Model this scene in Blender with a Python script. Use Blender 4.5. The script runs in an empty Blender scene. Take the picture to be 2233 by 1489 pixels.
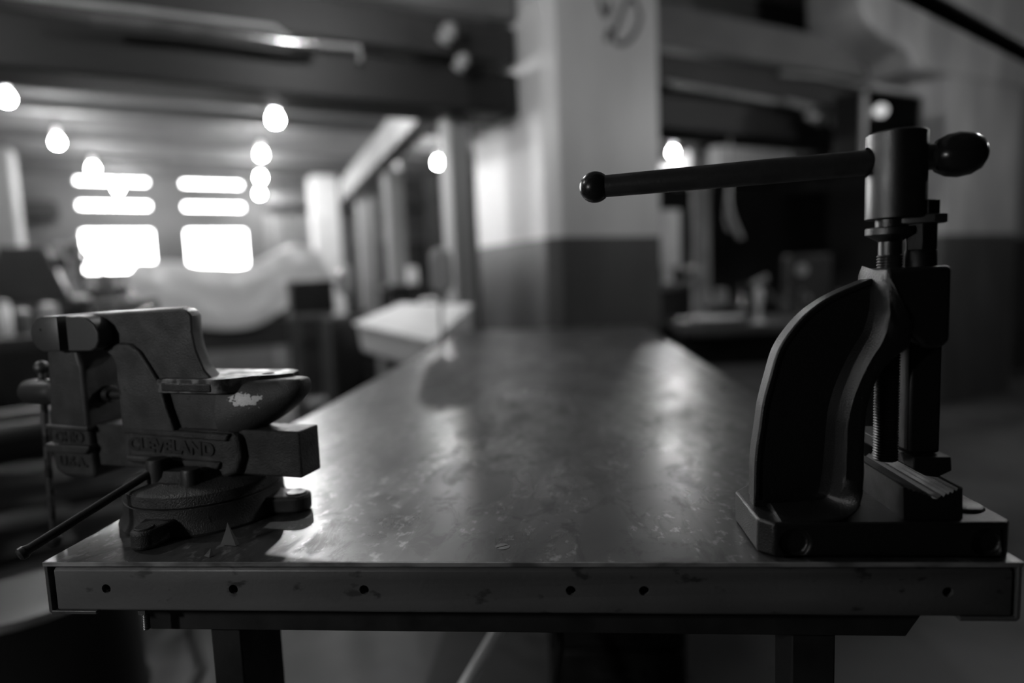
import bpy, bmesh, math, random
from mathutils import Matrix, Vector, Euler, Quaternion
random.seed(7)
PI = math.pi
sc = bpy.context.scene
COL = sc.collection
TT = 0.88                      # height of the bench top above the floor

# ---------------------------------------------------------------- materials
def new_mat(name):
    m = bpy.data.materials.new(name); m.use_nodes = True
    nt = m.node_tree; nt.nodes.clear()
    return m, nt, nt.nodes, nt.links

def mat(name, c1, c2=None, scale=8, rough=0.6, rough2=None, metal=0.0, bump=0.0, bscale=60, stretch=(1, 1, 1),
        spots=None, spec=0.5, detail=6, lo=0.35, hi=0.65, coat=0.0):
    """grey procedural surface: two tones mixed by noise, optional dark spots, roughness variation and bump"""
    m, nt, N, L = new_mat(name)
    out = N.new('ShaderNodeOutputMaterial'); b = N.new('ShaderNodeBsdfPrincipled'); L.new(b.outputs[0], out.inputs[0])
    tc = N.new('ShaderNodeTexCoord'); mp = N.new('ShaderNodeMapping'); mp.inputs['Scale'].default_value = stretch
    L.new(tc.outputs['Object'], mp.inputs[0])
    if c2 is None: c2 = c1 * 0.8
    n = N.new('ShaderNodeTexNoise'); n.inputs['Scale'].default_value = scale; n.inputs['Detail'].default_value = detail
    L.new(mp.outputs[0], n.inputs['Vector'])
    r = N.new('ShaderNodeValToRGB')
    r.color_ramp.elements[0].position = lo; r.color_ramp.elements[1].position = hi
    r.color_ramp.elements[0].color = (c1, c1, c1, 1); r.color_ramp.elements[1].color = (c2, c2, c2, 1)
    L.new(n.outputs['Fac'], r.inputs[0]); col = r.outputs[0]
    if spots:
        s_scale, s_thr, s_col = spots
        n2 = N.new('ShaderNodeTexNoise'); n2.inputs['Scale'].default_value = s_scale; n2.inputs['Detail'].default_value = 4
        L.new(mp.outputs[0], n2.inputs['Vector'])
        r2 = N.new('ShaderNodeValToRGB'); r2.color_ramp.elements[0].position = s_thr; r2.color_ramp.elements[1].position = s_thr + 0.06
        L.new(n2.outputs['Fac'], r2.inputs[0])
        mx = N.new('ShaderNodeMixRGB'); mx.inputs[2].default_value = (s_col, s_col, s_col, 1)
        L.new(r2.outputs[0], mx.inputs[0]); L.new(col, mx.inputs[1]); col = mx.outputs[0]
    L.new(col, b.inputs['Base Color'])
    if rough2 is None: b.inputs['Roughness'].default_value = rough
    else:
        mr = N.new('ShaderNodeMapRange'); mr.inputs[1].default_value = 0.35; mr.inputs[2].default_value = 0.65
        mr.inputs[3].default_value = rough; mr.inputs[4].default_value = rough2
        L.new(n.outputs['Fac'], mr.inputs[0]); L.new(mr.outputs[0], b.inputs['Roughness'])
    b.inputs['Metallic'].default_value = metal; b.inputs['Specular IOR Level'].default_value = spec
    b.inputs['Coat Weight'].default_value = coat; b.inputs['Coat Roughness'].default_value = 0.25
    if bump:
        n3 = N.new('ShaderNodeTexNoise'); n3.inputs['Scale'].default_value = bscale; n3.inputs['Detail'].default_value = 3
        L.new(tc.outputs['Object'], n3.inputs['Vector'])
        bp = N.new('ShaderNodeBump'); bp.inputs['Strength'].default_value = bump; bp.inputs['Distance'].default_value = 0.0009
        L.new(n3.outputs['Fac'], bp.inputs['Height']); L.new(bp.outputs[0], b.inputs['Normal'])
    return m

def emis(name, s, c=1.0):
    m, nt, N, L = new_mat(name)
    out = N.new('ShaderNodeOutputMaterial'); e = N.new('ShaderNodeEmission')
    e.inputs[0].default_value = (c, c, c, 1); e.inputs[1].default_value = s; L.new(e.outputs[0], out.inputs[0]); return m

def plastic(name):
    m, nt, N, L = new_mat(name)
    out = N.new('ShaderNodeOutputMaterial'); d = N.new('ShaderNodeBsdfDiffuse'); t = N.new('ShaderNodeBsdfTranslucent')
    g = N.new('ShaderNodeBsdfGlossy'); g.inputs['Roughness'].default_value = 0.35
    d.inputs[0].default_value = (.82,) * 3 + (1,); t.inputs[0].default_value = (.7,) * 3 + (1,); g.inputs[0].default_value = (.8,) * 3 + (1,)
    a = N.new('ShaderNodeMixShader'); a.inputs[0].default_value = .45; b = N.new('ShaderNodeMixShader'); b.inputs[0].default_value = .12
    L.new(d.outputs[0], a.inputs[1]); L.new(t.outputs[0], a.inputs[2]); L.new(a.outputs[0], b.inputs[1]); L.new(g.outputs[0], b.inputs[2])
    L.new(b.outputs[0], out.inputs[0]); return m

def glass(name):
    m, nt, N, L = new_mat(name)
    out = N.new('ShaderNodeOutputMaterial'); t = N.new('ShaderNodeBsdfTransparent'); g = N.new('ShaderNodeBsdfGlossy')
    g.inputs['Roughness'].default_value = 0.05; t.inputs[0].default_value = (.9,) * 3 + (1,)
    f = N.new('ShaderNodeFresnel'); f.inputs[0].default_value = 1.45
    x = N.new('ShaderNodeMixShader'); L.new(f.outputs[0], x.inputs[0]); L.new(t.outputs[0], x.inputs[1]); L.new(g.outputs[0], x.inputs[2])
    L.new(x.outputs[0], out.inputs[0]); return m

def steel_top(name):
    """worn, smeared steel sheet: patches of scale and wiped oil that change tone and gloss"""
    m, nt, N, L = new_mat(name)
    out = N.new('ShaderNodeOutputMaterial'); b = N.new('ShaderNodeBsdfPrincipled'); L.new(b.outputs[0], out.inputs[0])
    tc = N.new('ShaderNodeTexCoord')
    def noise(scale, st, rot=0, detail=8, dist=0.0, w=0.55):
        mp = N.new('ShaderNodeMapping'); mp.inputs['Scale'].default_value = st; mp.inputs['Rotation'].default_value = (0, 0, rot)
        L.new(tc.outputs['Object'], mp.inputs[0]); n = N.new('ShaderNodeTexNoise'); n.inputs['Scale'].default_value = scale
        n.inputs['Detail'].default_value = detail; n.inputs['Distortion'].default_value = dist; n.inputs['Roughness'].default_value = w
        L.new(mp.outputs[0], n.inputs['Vector']); return n.outputs['Fac']
    def ramp(f, a, va, c, vc):
        r = N.new('ShaderNodeMapRange'); r.inputs[1].default_value = a; r.inputs[2].default_value = c
        r.inputs[3].default_value = va; r.inputs[4].default_value = vc; L.new(f, r.inputs[0]); return r.outputs[0]
    def op(o, a, c):
        k = N.new('ShaderNodeMath'); k.operation = o
        for i, v in ((0, a), (1, c)):
            if isinstance(v, float): k.inputs[i].default_value = v
            else: L.new(v, k.inputs[i])
        return k.outputs[0]
    big = noise(3.2, (1, .8, 1), .5, dist=.6); smear = noise(14, (1, .33, 1), -.9, dist=1.0); fine = noise(120, (1, .6, 1), .3); med = noise(26, (1, .55, 1), -.6, dist=.8, w=.7)
    patch = ramp(smear, .46, 0., .56, 1.); speck = ramp(fine, .56, 0., .66, 1.); m2 = ramp(med, .5, 0., .6, 1.)
    v = op('ADD', ramp(big, .3, .06, .7, .105), op('MULTIPLY', patch, .03))
    v = op('SUBTRACT', v, op('MULTIPLY', m2, .035)); v = op('ADD', v, op('MULTIPLY', op('MULTIPLY', speck, patch), .16))
    cr = N.new('ShaderNodeCombineColor'); [L.new(v, cr.inputs[i]) for i in range(3)]
    L.new(cr.outputs[0], b.inputs['Base Color'])
    r = op('ADD', ramp(big, .35, .28, .65, .40), op('MULTIPLY', m2, .09)); r = op('SUBTRACT', r, op('MULTIPLY', patch, .03))
    L.new(r, b.inputs['Roughness']); b.inputs['Metallic'].default_value = .5; b.inputs['Specular IOR Level'].default_value = .5
    bp = N.new('ShaderNodeBump'); bp.inputs['Strength'].default_value = .18; bp.inputs['Distance'].default_value = .0012
    hh = op('ADD', op('MULTIPLY', med, .6), op('MULTIPLY', fine, .25)); L.new(hh, bp.inputs['Height']); L.new(bp.outputs[0], b.inputs['Normal'])
    return m

def paint_band(name, z_split, up1, up2, lo1, lo2, blotch=1.4):
    """painted masonry: pale above a hard paint line at z_split (world), darker below, worn in streaks"""
    m, nt, N, L = new_mat(name)
    out = N.new('ShaderNodeOutputMaterial'); b = N.new('ShaderNodeBsdfPrincipled'); L.new(b.outputs[0], out.inputs[0])
    g = N.new('ShaderNodeNewGeometry'); sp = N.new('ShaderNodeSeparateXYZ'); L.new(g.outputs['Position'], sp.inputs[0])
    st = N.new('ShaderNodeMath'); st.operation = 'GREATER_THAN'; L.new(sp.outputs[2], st.inputs[0]); st.inputs[1].default_value = z_split
    mp = N.new('ShaderNodeMapping'); mp.inputs['Scale'].default_value = (1, 1, .3); L.new(g.outputs['Position'], mp.inputs[0])
    n = N.new('ShaderNodeTexNoise'); n.inputs['Scale'].default_value = blotch * 2; n.inputs['Detail'].default_value = 6; L.new(mp.outputs[0], n.inputs['Vector'])
    rs = []
    for a, c in ((up1, up2), (lo1, lo2)):
        r = N.new('ShaderNodeValToRGB'); r.color_ramp.elements[0].position = .35; r.color_ramp.elements[1].position = .65
        r.color_ramp.elements[0].color = (a, a, a, 1); r.color_ramp.elements[1].color = (c, c, c, 1); L.new(n.outputs['Fac'], r.inputs[0]); rs.append(r)
    mx = N.new('ShaderNodeMixRGB'); L.new(st.outputs[0], mx.inputs[0]); L.new(rs[1].outputs[0], mx.inputs[1]); L.new(rs[0].outputs[0], mx.inputs[2])
    L.new(mx.outputs[0], b.inputs['Base Color']); b.inputs['Roughness'].default_value = .42; b.inputs['Specular IOR Level'].default_value = .4
    return m

M = dict(
    top=steel_top('worn_steel_sheet'),
    edge=mat('bare_steel_edge', .28, .12, 30, .35, .55, .85, .2, 200),
    cutedge=mat('bright_cut_edge', .42, .12, 40, .4, .6, .2, .2, 300, stretch=(.4, 1, 1), lo=.42, hi=.6),
    channel=mat('scuffed_steel_channel', .20, .13, 10, .42, .58, .25, .25, 300, spots=(55, .62, .07), stretch=(.6, 1, 1)),
    blacksteel=mat('black_painted_steel', .015, .03, 20, .5, .7, .0, .2, 200),
    cast=mat('grey_painted_casting', .066, .032, 30, .36, .52, .25, .8, 750, spots=(70, .66, .025)),
    castrough=mat('rough_sand_casting', .085, .05, 40, .35, .55, .4, 1.8, 700),
    jawface=mat('ground_jaw_steel', .10, .08, 30, .38, .5, .5, .12, 500),
    darkcast=mat('dark_oiled_casting_letter_shade', .035, .022, 25, .42, .6, .2, .3, 700),
    wornsteel=mat('rubbed_bright_steel', .15, .05, 55, .42, .6, .9, .3, 250, lo=.48, hi=.56),
    groundtop=mat('ground_steel_top', .40, .25, 55, .3, .42, .95, .2, 400),
    rod=mat('dull_steel_rod', .07, .04, 30, .35, .5, .6, .2, 200),
    brightrod=mat('bright_steel_rod', .25, .15, 30, .25, .4, .9, .1, 200),
    enamel=mat('black_enamel_casting', .010, .006, 20, .30, .40, .0, .55, 750, spec=.8),
    blackdie=mat('blackened_die_steel', .012, .008, 30, .45, .6, .2, .2, 700),
    enamelfine=mat('black_turned_steel', .15, .10, 20, .30, .42, 1.0, .30, 1000),
    hexsteel=mat('dark_hex_steel', .014, .010, 30, .38, .5, .5, .25, 700),
    presssteel=mat('dark_machined_steel', .19, .12, 30, .32, .45, .9, .2, 300),
    knob=mat('black_ball_knob', .02, .014, 12, .22, .3, .1, .05, 100),
    concrete=mat('grey_concrete_floor', .10, .05, 1.3, .45, .75, 0, .2, 40, spots=(2.4, .60, .07)),
    ceil=mat('ceiling_boards', .34, .22, 1.5, .8, None, 0),
    joist=mat('grey_timber_joist', .16, .09, 2, .8, None, 0, stretch=(.3, 1, 1)),
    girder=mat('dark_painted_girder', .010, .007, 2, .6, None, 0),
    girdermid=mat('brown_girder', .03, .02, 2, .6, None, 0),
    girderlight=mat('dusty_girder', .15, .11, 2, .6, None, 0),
    timber=mat('pale_timber_stud', .30, .21, 4, .7, None, 0, stretch=(1, 1, .2)),
    wall=mat('painted_block_wall', .18, .11, 1.2, .8, None, 0),
    darkwall=mat('dark_wall', .05, .03, 1.5, .8, None, 0),
    column=paint_band('painted_column', TT + .463, .68, .55, .085, .055),
    pillar=paint_band('painted_pillar', TT + .463, .44, .28, .07, .045, 2.2),
    marker=mat('black_marker', .05, .10, 6, .7, None, 0),
    white=mat('white_enamel', .85, .72, 4, .35, None, 0),
    pale=mat('pale_grey_paint', .36, .26, 6, .4, None, 0),
    mid=mat('mid_grey_paint', .11, .07, 6, .45, None, .1),
    dark2=mat('charcoal_paint', .04, .03, 6, .45, None, .1),
    dark=mat('dark_machine_paint', .020, .012, 6, .42, None, .1),
    shiny=mat('shiny_metal', .55, .35, 10, .22, None, .9),
    paper=mat('white_paper', .7, .6, 6, .8, None, 0),
    mattblack=mat('matt_black_pipe', .012, .008, 6, .95, None, 0, spec=.1),
    rubber=mat('black_rubber', .015, .01, 6, .6, None, 0),
    sheet=plastic('cloudy_plastic_sheet'),
    pane=glass('window_glass'),
    bulb=emis('lit_bulb', 260), bulbweak=emis('weak_bulb', 210), dim=emis('dim_bulb_and_reflection', .38), low=emis('added_lamp', 76),
    leaf=mat('dry_leaf', .10, .06, 40, .7, None, 0),
)

def worn_cast(name, pt, rad):
    """grey casting with the paint rubbed through to bright steel around one spot"""
    m = mat(name, .075, .05, 25, .42, .6, .25, .8, 750); nt = m.node_tree; N = nt.nodes; L = nt.links
    b = [n for n in N if n.type == 'BSDF_PRINCIPLED'][0]; old = b.inputs['Base Color'].links[0].from_socket
    tc = N.new('ShaderNodeTexCoord'); vd = N.new('ShaderNodeVectorMath'); vd.operation = 'SUBTRACT'; vd.inputs[1].default_value = pt; L.new(tc.outputs['Object'], vd.inputs[0])
    vs_ = N.new('ShaderNodeVectorMath'); vs_.operation = 'MULTIPLY'; vs_.inputs[1].default_value = (.62, .5, 1.5); L.new(vd.outputs[0], vs_.inputs[0])
    ln = N.new('ShaderNodeVectorMath'); ln.operation = 'LENGTH'; L.new(vs_.outputs[0], ln.inputs[0])
    no = N.new('ShaderNodeTexNoise'); no.inputs['Scale'].default_value = 170; no.inputs['Detail'].default_value = 5; L.new(tc.outputs['Object'], no.inputs['Vector'])
    ml = N.new('ShaderNodeMath'); ml.operation = 'MULTIPLY_ADD'; ml.inputs[1].default_value = rad * 2.2; ml.inputs[2].default_value = -rad * .45; L.new(no.outputs['Fac'], ml.inputs[0])
    gt = N.new('ShaderNodeMath'); gt.operation = 'GREATER_THAN'; L.new(ml.outputs[0], gt.inputs[0]); L.new(ln.outputs['Value'], gt.inputs[1])
    mx = N.new('ShaderNodeMixRGB'); mx.inputs[2].default_value = (.5, .5, .5, 1); L.new(gt.outputs[0], mx.inputs[0]); L.new(old, mx.inputs[1]); L.new(mx.outputs[0], b.inputs['Base Color'])
    mm = N.new('ShaderNodeMath'); mm.operation = 'MULTIPLY'; mm.inputs[1].default_value = .7; L.new(gt.outputs[0], mm.inputs[0]); L.new(mm.outputs[0], b.inputs['Metallic'])
    return m
M['horn'] = worn_cast('worn_horn_casting', (.088, -.028, .139), .0155)

# ---------------------------------------------------------------- mesh helpers
def bm_(): return bmesh.new()

def box(bm, x0, x1, y0, y1, z0, z1, mtx=None):
    vs = [bm.verts.new((x, y, z)) for x in (x0, x1) for y in (y0, y1) for z in (z0, z1)]
    for f in ((0, 1, 3, 2), (4, 6, 7, 5), (0, 4, 5, 1), (2, 3, 7, 6), (0, 2, 6, 4), (1, 5, 7, 3)):
        bm.faces.new([vs[i] for i in f])
    if mtx is not None:
        for v in vs: v.co = mtx @ v.co
    return bm

def prism(bm, pts, a0, a1, plane='xz', mtx=None):
    """closed polygon extruded between a0 and a1 along the axis left out of plane"""
    def P3(p, a):
        return {'xz': (p[0], a, p[1]), 'xy': (p[0], p[1], a), 'yz': (a, p[0], p[1])}[plane]
    A = [bm.verts.new(P3(p, a0)) for p in pts]; Bv = [bm.verts.new(P3(p, a1)) for p in pts]
    bm.faces.new(A); bm.faces.new(list(reversed(Bv)))
    n = len(pts)
    for i in range(n): bm.faces.new((A[i], Bv[i], Bv[(i + 1) % n], A[(i + 1) % n]))
    if mtx is not None:
        for v in A + Bv: v.co = mtx @ v.co
    return bm

def frame_to(d):
    d = Vector(d).normalized(); return d.to_track_quat('Z', 'Y').to_matrix().to_4x4()

def loft(bm, rings, cap=True):
    R_ = [[bm.verts.new(p) for p in r] for r in rings]; n = len(rings[0])
    for a, c in zip(R_, R_[1:]):
        for i in range(n): bm.faces.new((a[i], a[(i + 1) % n], c[(i + 1) % n], c[i]))
    if cap: bm.faces.new(list(reversed(R_[0]))); bm.faces.new(R_[-1])
    return bm

def lathe(bm, prof, seg=32, origin=(0, 0, 0), axis=(0, 0, 1)):
    """prof: list of (radius, distance along axis)"""
    T = Matrix.Translation(Vector(origin)) @ frame_to(axis)
    return loft(bm, [[T @ Vector((max(r, 1e-4) * math.cos(2 * PI * i / seg), max(r, 1e-4) * math.sin(2 * PI * i / seg), h)) for i in range(seg)] for r, h in prof])

def cyl(bm, p0, p1, r0, r1=None, seg=24):
    p0, p1 = Vector(p0), Vector(p1); L_ = (p1 - p0).length
    return lathe(bm, [(r0, 0), (r0 if r1 is None else r1, L_)], seg, p0, p1 - p0)

def ball(bm, c, r, seg=24, squash=1.0):
    return lathe(bm, [(r * math.sin(PI * k / 14), -r * squash * math.cos(PI * k / 14)) for k in range(15)], seg, c)

def tube(bm, pts, r, seg=12):
    pts = [Vector(p) for p in pts]; rings = []
    up_ = Vector((0, 0, 1))
    for i, p in enumerate(pts):
        d = (pts[min(i + 1, len(pts) - 1)] - pts[max(i - 1, 0)]).normalized()
        a = d.cross(up_ if abs(d.dot(up_)) < .95 else Vector((1, 0, 0))).normalized(); b_ = d.cross(a).normalized()
        rr = r[i] if isinstance(r, (list, tuple)) else r
        rings.append([p + a * rr * math.cos(2 * PI * k / seg) + b_ * rr * math.sin(2 * PI * k / seg) for k in range(seg)])
    return loft(bm, rings)

def hexa(bm, c, r, z0, z1, rot=0):
    return prism(bm, [(c[0] + r * math.cos(rot + k * PI / 3), c[1] + r * math.sin(rot + k * PI / 3)) for k in range(6)], z0, z1, 'xy')

def thread(bm, p0, p1, r, pitch, depth, seg=20):
    p0, p1 = Vector(p0), Vector(p1); L_ = (p1 - p0).length; n = int(L_ / pitch); prof = []
    for k in range(n):
        prof += [(r - depth, k * pitch), (r, (k + .5) * pitch)]
    prof.append((r - depth, n * pitch))
    return lathe(bm, prof, seg, p0, p1 - p0)

def obj(name, bm, m, parent=None, bevel=0, seg=2, angle=35, subdiv=0, local=True):
    bmesh.ops.recalc_face_normals(bm, faces=bm.faces)
    me = bpy.data.meshes.new(name); bm.to_mesh(me); bm.free()
    me.materials.append(m); o = bpy.data.objects.new(name, me); COL.objects.link(o)
    me.polygons.foreach_set('use_smooth', [True] * len(me.polygons)); me.set_sharp_from_angle(angle=math.radians(angle))
    if bevel:
        b = o.modifiers.new('bevel', 'BEVEL'); b.width = bevel; b.segments = seg; b.limit_method = 'ANGLE'; b.angle_limit = math.radians(40); b.use_clamp_overlap = True
        b.harden_normals = False
    if subdiv:
        s = o.modifiers.new('sub', 'SUBSURF'); s.levels = s.render_levels = subdiv
    if parent is not None: o.parent = parent
    return o

def cut(o, cutters):
    """subtract closed bmeshes from o and bake the result into its mesh"""
    tmp = []
    for bm in cutters:
        bmesh.ops.recalc_face_normals(bm, faces=bm.faces)
        me = bpy.data.meshes.new('c'); bm.to_mesh(me); bm.free(); c = bpy.data.objects.new('c', me); COL.objects.link(c)
        c.matrix_world = Matrix.Identity(4)
        md = o.modifiers.new('cut', 'BOOLEAN'); md.object = c; md.operation = 'DIFFERENCE'; md.solver = 'EXACT'; tmp.append(c)
    par = o.parent; o.parent = None
    bpy.context.view_layer.update()
    ev = o.evaluated_get(bpy.context.evaluated_depsgraph_get()); me = bpy.data.meshes.new_from_object(ev)
    o.modifiers.clear(); o.data = me; me.polygons.foreach_set('use_smooth', [True] * len(me.polygons)); me.set_sharp_from_angle(angle=math.radians(35))
    for c in tmp: bpy.data.objects.remove(c)
    o.parent = par
    return o

def tag(o, label, cat, group=None):
    o['label'] = label; o['category'] = cat
    if group: o['group'] = group
    return o

def thing(name, label, cat, loc=(0, 0, 0), rotz=0, group=None):
    o = bpy.data.objects.new(name, None); COL.objects.link(o); o.location = loc; o.rotation_euler = (0, 0, rotz); o.empty_display_size = .1
    return tag(o, label, cat, group)

def struct(o): o['kind'] = 'structure'; return o

def copy_tree(o, loc=None, rotz=None, label=None, parent=None):
    c = o.copy(); COL.objects.link(c); c.parent = parent
    if loc is not None: c.location = loc
    if rotz is not None: c.rotation_euler = (0, 0, rotz)
    if label: c['label'] = label
    for ch in list(o.children): copy_tree(ch, parent=c)
    return c

def text_mesh(name, s, size, depth, m, parent, mtx, width=None):
    cu = bpy.data.curves.new(name, 'FONT'); cu.body = s; cu.size = size; cu.extrude = depth; cu.align_x = 'LEFT'; cu.offset = size * .03
    cu.bevel_depth = size * .015
    t = bpy.data.objects.new(name, cu); COL.objects.link(t); bpy.context.view_layer.update()
    me = bpy.data.meshes.new_from_object(t.evaluated_get(bpy.context.evaluated_depsgraph_get())); bpy.data.objects.remove(t)
    xs = [v.co.x for v in me.vertices]; x0, x1 = min(xs), max(xs)
    k = (width / (x1 - x0)) if width else 1
    me.transform(mtx @ Matrix.Diagonal((k, 1, 1, 1)) @ Matrix.Translation((-x0, 0, 0)))
    me.materials.clear(); me.materials.append(m); me.name = name
    o = bpy.data.objects.new(name, me); COL.objects.link(o); o.parent = parent; return o

# ---------------------------------------------------------------- camera
cam = bpy.data.cameras.new('camera'); co = bpy.data.objects.new('camera', cam); COL.objects.link(co); sc.camera = co
cam.sensor_width = 36; cam.lens = 1373.23 * 36 / 2233; cam.clip_start = .02; cam.clip_end = 200
yaw, pitch, roll = -.0860, .1011, -.0386
f_ = Vector((math.sin(yaw) * math.cos(pitch), math.cos(yaw) * math.cos(pitch), -math.sin(pitch)))
r_ = Vector((math.cos(yaw), -math.sin(yaw), 0)); u_ = r_.cross(f_)
r2 = r_ * math.cos(roll) + u_ * math.sin(roll); u2 = -r_ * math.sin(roll) + u_ * math.cos(roll)
mw = Matrix((r2, u2, -f_)).transposed().to_4x4(); mw.translation = Vector((.5216, -.5569, .2617 + TT)); co.matrix_world = mw
cam.dof.use_dof = True; cam.dof.focus_distance = .63; cam.dof.aperture_fstop = 22.14 / 16.5; cam.dof.aperture_blades = 0

# ================================================================= BENCH
bench = thing('steel_workbench', 'long steel-topped workbench running away from the camera towards the painted column', 'workbench', (0, 0, 0))
W_, L_ = .91, 2.60
bm = bm_(); box(bm, 0, W_, 0, L_, TT - .004, TT)
top = obj('bench_top', bm, M['top'], bench)
# folded side aprons with a turned-in lip
for sx, nm in ((0, 'side_apron'), (1, 'side_apron')):
    bm = bm_(); x = 0 if sx == 0 else W_; s = 1 if sx == 0 else -1
    prism(bm, [(x, TT - .001), (x + s * .0035, TT - .0045), (x + s * .0035, TT - .051), (x + s * .05, TT - .051), (x + s * .05, TT - .0545), (x + s * .003, TT - .0545), (x, TT - .0515)], .0, L_, 'xz')
    obj(nm, bm, M['edge'] if sx == 0 else M['channel'], bench, .0006)
# the cut front edge of the sheet
bm = bm_(); box(bm, .0, W_, -.0012, .0002, TT - .0042, TT - .0002); obj('sheet_edge', bm, M['cutedge'], bench)
# front channel with punched holes
bm = bm_()
prism(bm, [(.004, TT - .0075), (.0015, TT - .010), (.0015, TT - .0495), (.004, TT - .052), (.040, TT - .052), (.040, TT - .049), (.007, TT - .049), (.005, TT - .047), (.005, TT - .0125), (.007, TT - .0105), (.040, TT - .0105), (.040, TT - .0075)], .0085, W_ - .007, 'yz')
ch = obj('front_channel', bm, M['channel'], bench, .0008)
cs = []
for hx in (.062, .193, .323, .519, .586, .850):
    c = bm_(); cyl(c, (hx, -.02, TT - .0285), (hx, .02, TT - .0285), .0046, seg=28); cs.append(c)
cut(ch, cs)
# frame rail under the top with chamfered ends
bm = bm_(); rail = [(0.075, -0.074), (0.073, -0.093), (0.836, -0.095), (0.86, -0.073)]
z0, z1 = TT - .0545, TT + rail[1][1]
prism(bm, [(rail[0][0], z0), (rail[0][0], z1), (rail[2][0], z1), (rail[3][0], z0)], .04, .08, 'xz')
obj('end_rail', bm, M['blacksteel'], bench, .001)
for xr in (.10, .77):
    bm = bm_(); box(bm, xr, xr + .04, .08, L_ - .1, z1, z0); obj('side_rail', bm, M['blacksteel'], bench, .001)
lg = [(0.135, -0.113), (0.168, -0.113), (0.738, -0.106), (0.776, -0.105)]
for yy in (.05, L_ - .2):
    bm = bm_(); box(bm, lg[0][0], lg[1][0], yy, yy + .09, 0, TT - .0545); obj('leg', bm, M['blacksteel'], bench, .002)
    bm = bm_(); box(bm, lg[2][0] - .004, lg[3][0], yy, yy + .05, 0, TT - .0545); obj('leg', bm, M['blacksteel'], bench, .002)
bm = bm_(); box(bm, .15, .80, .35, 1.9, .12, .15); obj('lower_shelf', bm, M['blacksteel'], bench)
# bolt stub and nut hanging below the left end
bp_ = [(0.087, -0.068), (0.086, -0.081)]
bm = bm_(); thread(bm, (bp_[1][0], .02, TT + bp_[1][1]), (bp_[0][0], .02, TT - .05), .0038, .0018, .0007); obj('bolt', bm, M['brightrod'], bench)
bm = bm_(); hexa(bm, (bp_[0][0], .02), .0075, TT - .062, TT - .0545); obj('nut', bm, M['mid'], bench)
# slotted countersunk screw in the top
sx_, sy_ = .454, .033
bm = bm_(); lathe(bm, [(.0001, 0), (.0068, 0), (.0072, .0002), (.0068, .0005), (.0001, .0006)], 28, (sx_, sy_, TT - .0001)); s_ = obj('slotted_screw', bm, M['channel'], bench)
c = bm_(); box(c, -.009, .009, -.0007, .0007, -.001, .003, Matrix.Translation((sx_, sy_, TT)) @ Matrix.Rotation(.55, 4, 'Z')); cut(s_, [c])

# conduit, hoses and a dark tool chest standing under the bench
p0, p1 = (0.373, 0.524, -0.39), (0.334, 0.417, -0.415)
bm = bm_(); a, b_ = Vector(p0) + Vector((0, 0, TT)), Vector(p1) + Vector((0, 0, TT)); d_ = (b_ - a).normalized()
a2 = a - d_ * .22; b2 = a2 + d_ * ((a2.z - .155) / -d_.z)
tube(bm, [a2, a, b_, b2], .0105, 14)
tag(obj('conduit', bm, M['white'], None), 'pale metal conduit slanting down behind the bench front rail', 'pipe')
o = thing('tool_chest', 'dark tool chest on the lower shelf under the bench', 'chest', (.62, 1.1, .152))
bm = bm_(); box(bm, -.16, .16, -.25, .25, 0, .34); obj('body', bm, M['dark'], o, .006)
for k in range(3):
    bm = bm_(); box(bm, -.15, .15, -.262, -.25, .02 + k * .105, .115 + k * .105); dr = obj('drawer', bm, M['blacksteel'], o, .003)
    bm = bm_(); tube(bm, [(-.05, -.262, .07 + k * .105), (-.05, -.28, .07 + k * .105), (.05, -.28, .07 + k * .105), (.05, -.262, .07 + k * .105)], .004, 8); obj('handle', bm, M['presssteel'], dr)
for px_, nm, dep, lb in ((1215, 'hose', .9, 'thin dark hose hanging under the bench beside the pale conduit'),):
    q = (0.499, 0.201, -0.201); bm = bm_()
    tube(bm, [(q[0], q[1], TT - .082), (q[0] + .004, q[1], TT - .2), (q[0] - .02, q[1] + .05, TT - .4), (q[0] - .02, q[1] + .06, .0152 + .14)], .006, 10)
    tag(obj(nm, bm, M['rubber']), lb, 'hose')

# ================================================================= VISE
VC, VT = (.088, .143), math.radians(-12)
vise = thing('bench_vise', 'grey cast-iron bench vise with horn and swivel base bolted to the bench left corner', 'vise', (VC[0], VC[1], TT), VT)
def w2v(x, y, z):
    dx, dy = x - VC[0], y - VC[1]; c, s = math.cos(VT), math.sin(VT); return (dx * c + dy * s, -dx * s + dy * c, z)
# fixed base with three lugs
bm = bm_(); lathe(bm, [(.092, .0003), (.0925, .003), (.089, .009), (.0868, .016), (.0862, .0285), (.085, .0295)], 64)
base = obj('swivel_base', bm, M['cast'], vise)
lugs = []
for k, (wx, wy) in enumerate(((.084, .033), (.203, .137), (.006, .228))):
    lx, ly, _ = w2v(wx, wy, 0); a = math.atan2(ly, lx); d = math.hypot(lx, ly)
    T = Matrix.Rotation(a, 4, 'Z'); bm = bm_()
    rl = (.0132, .0165, .0165)[k]; d -= (.001, .002, .0)[k]; n = 10; pts = [(.06, -.026), (.084, -.020)] + [(d + rl * math.sin(t * PI / n), -rl * math.cos(t * PI / n)) for t in range(n + 1)] + [(.084, .020), (.06, .026)]
    prism(bm, pts, .0004, .0205, 'xy', T)
    lug = obj('mounting_lug', bm, M['cast'], base, .004, 3)
    bm = bm_(); p = T @ Vector((d, 0, 0)); lathe(bm, [(rl * .72, .0195), (rl * .72, .0215), (rl * .66, .0222), (.0001, .0222)], 24, (p.x, p.y, 0)); obj('bolt_head', bm, M['wornsteel'] if k == 1 else M['cast'], lug)
# swivel plate and pedestal
bm = bm_(); lathe(bm, [(.0855, .0305), (.0865, .0318), (.0862, .043), (.083, .046), (.070, .0485), (.060, .051), (.056, .056), (.054, .062)], 64)
obj('swivel_plate', bm, M['castrough'], vise)
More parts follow.
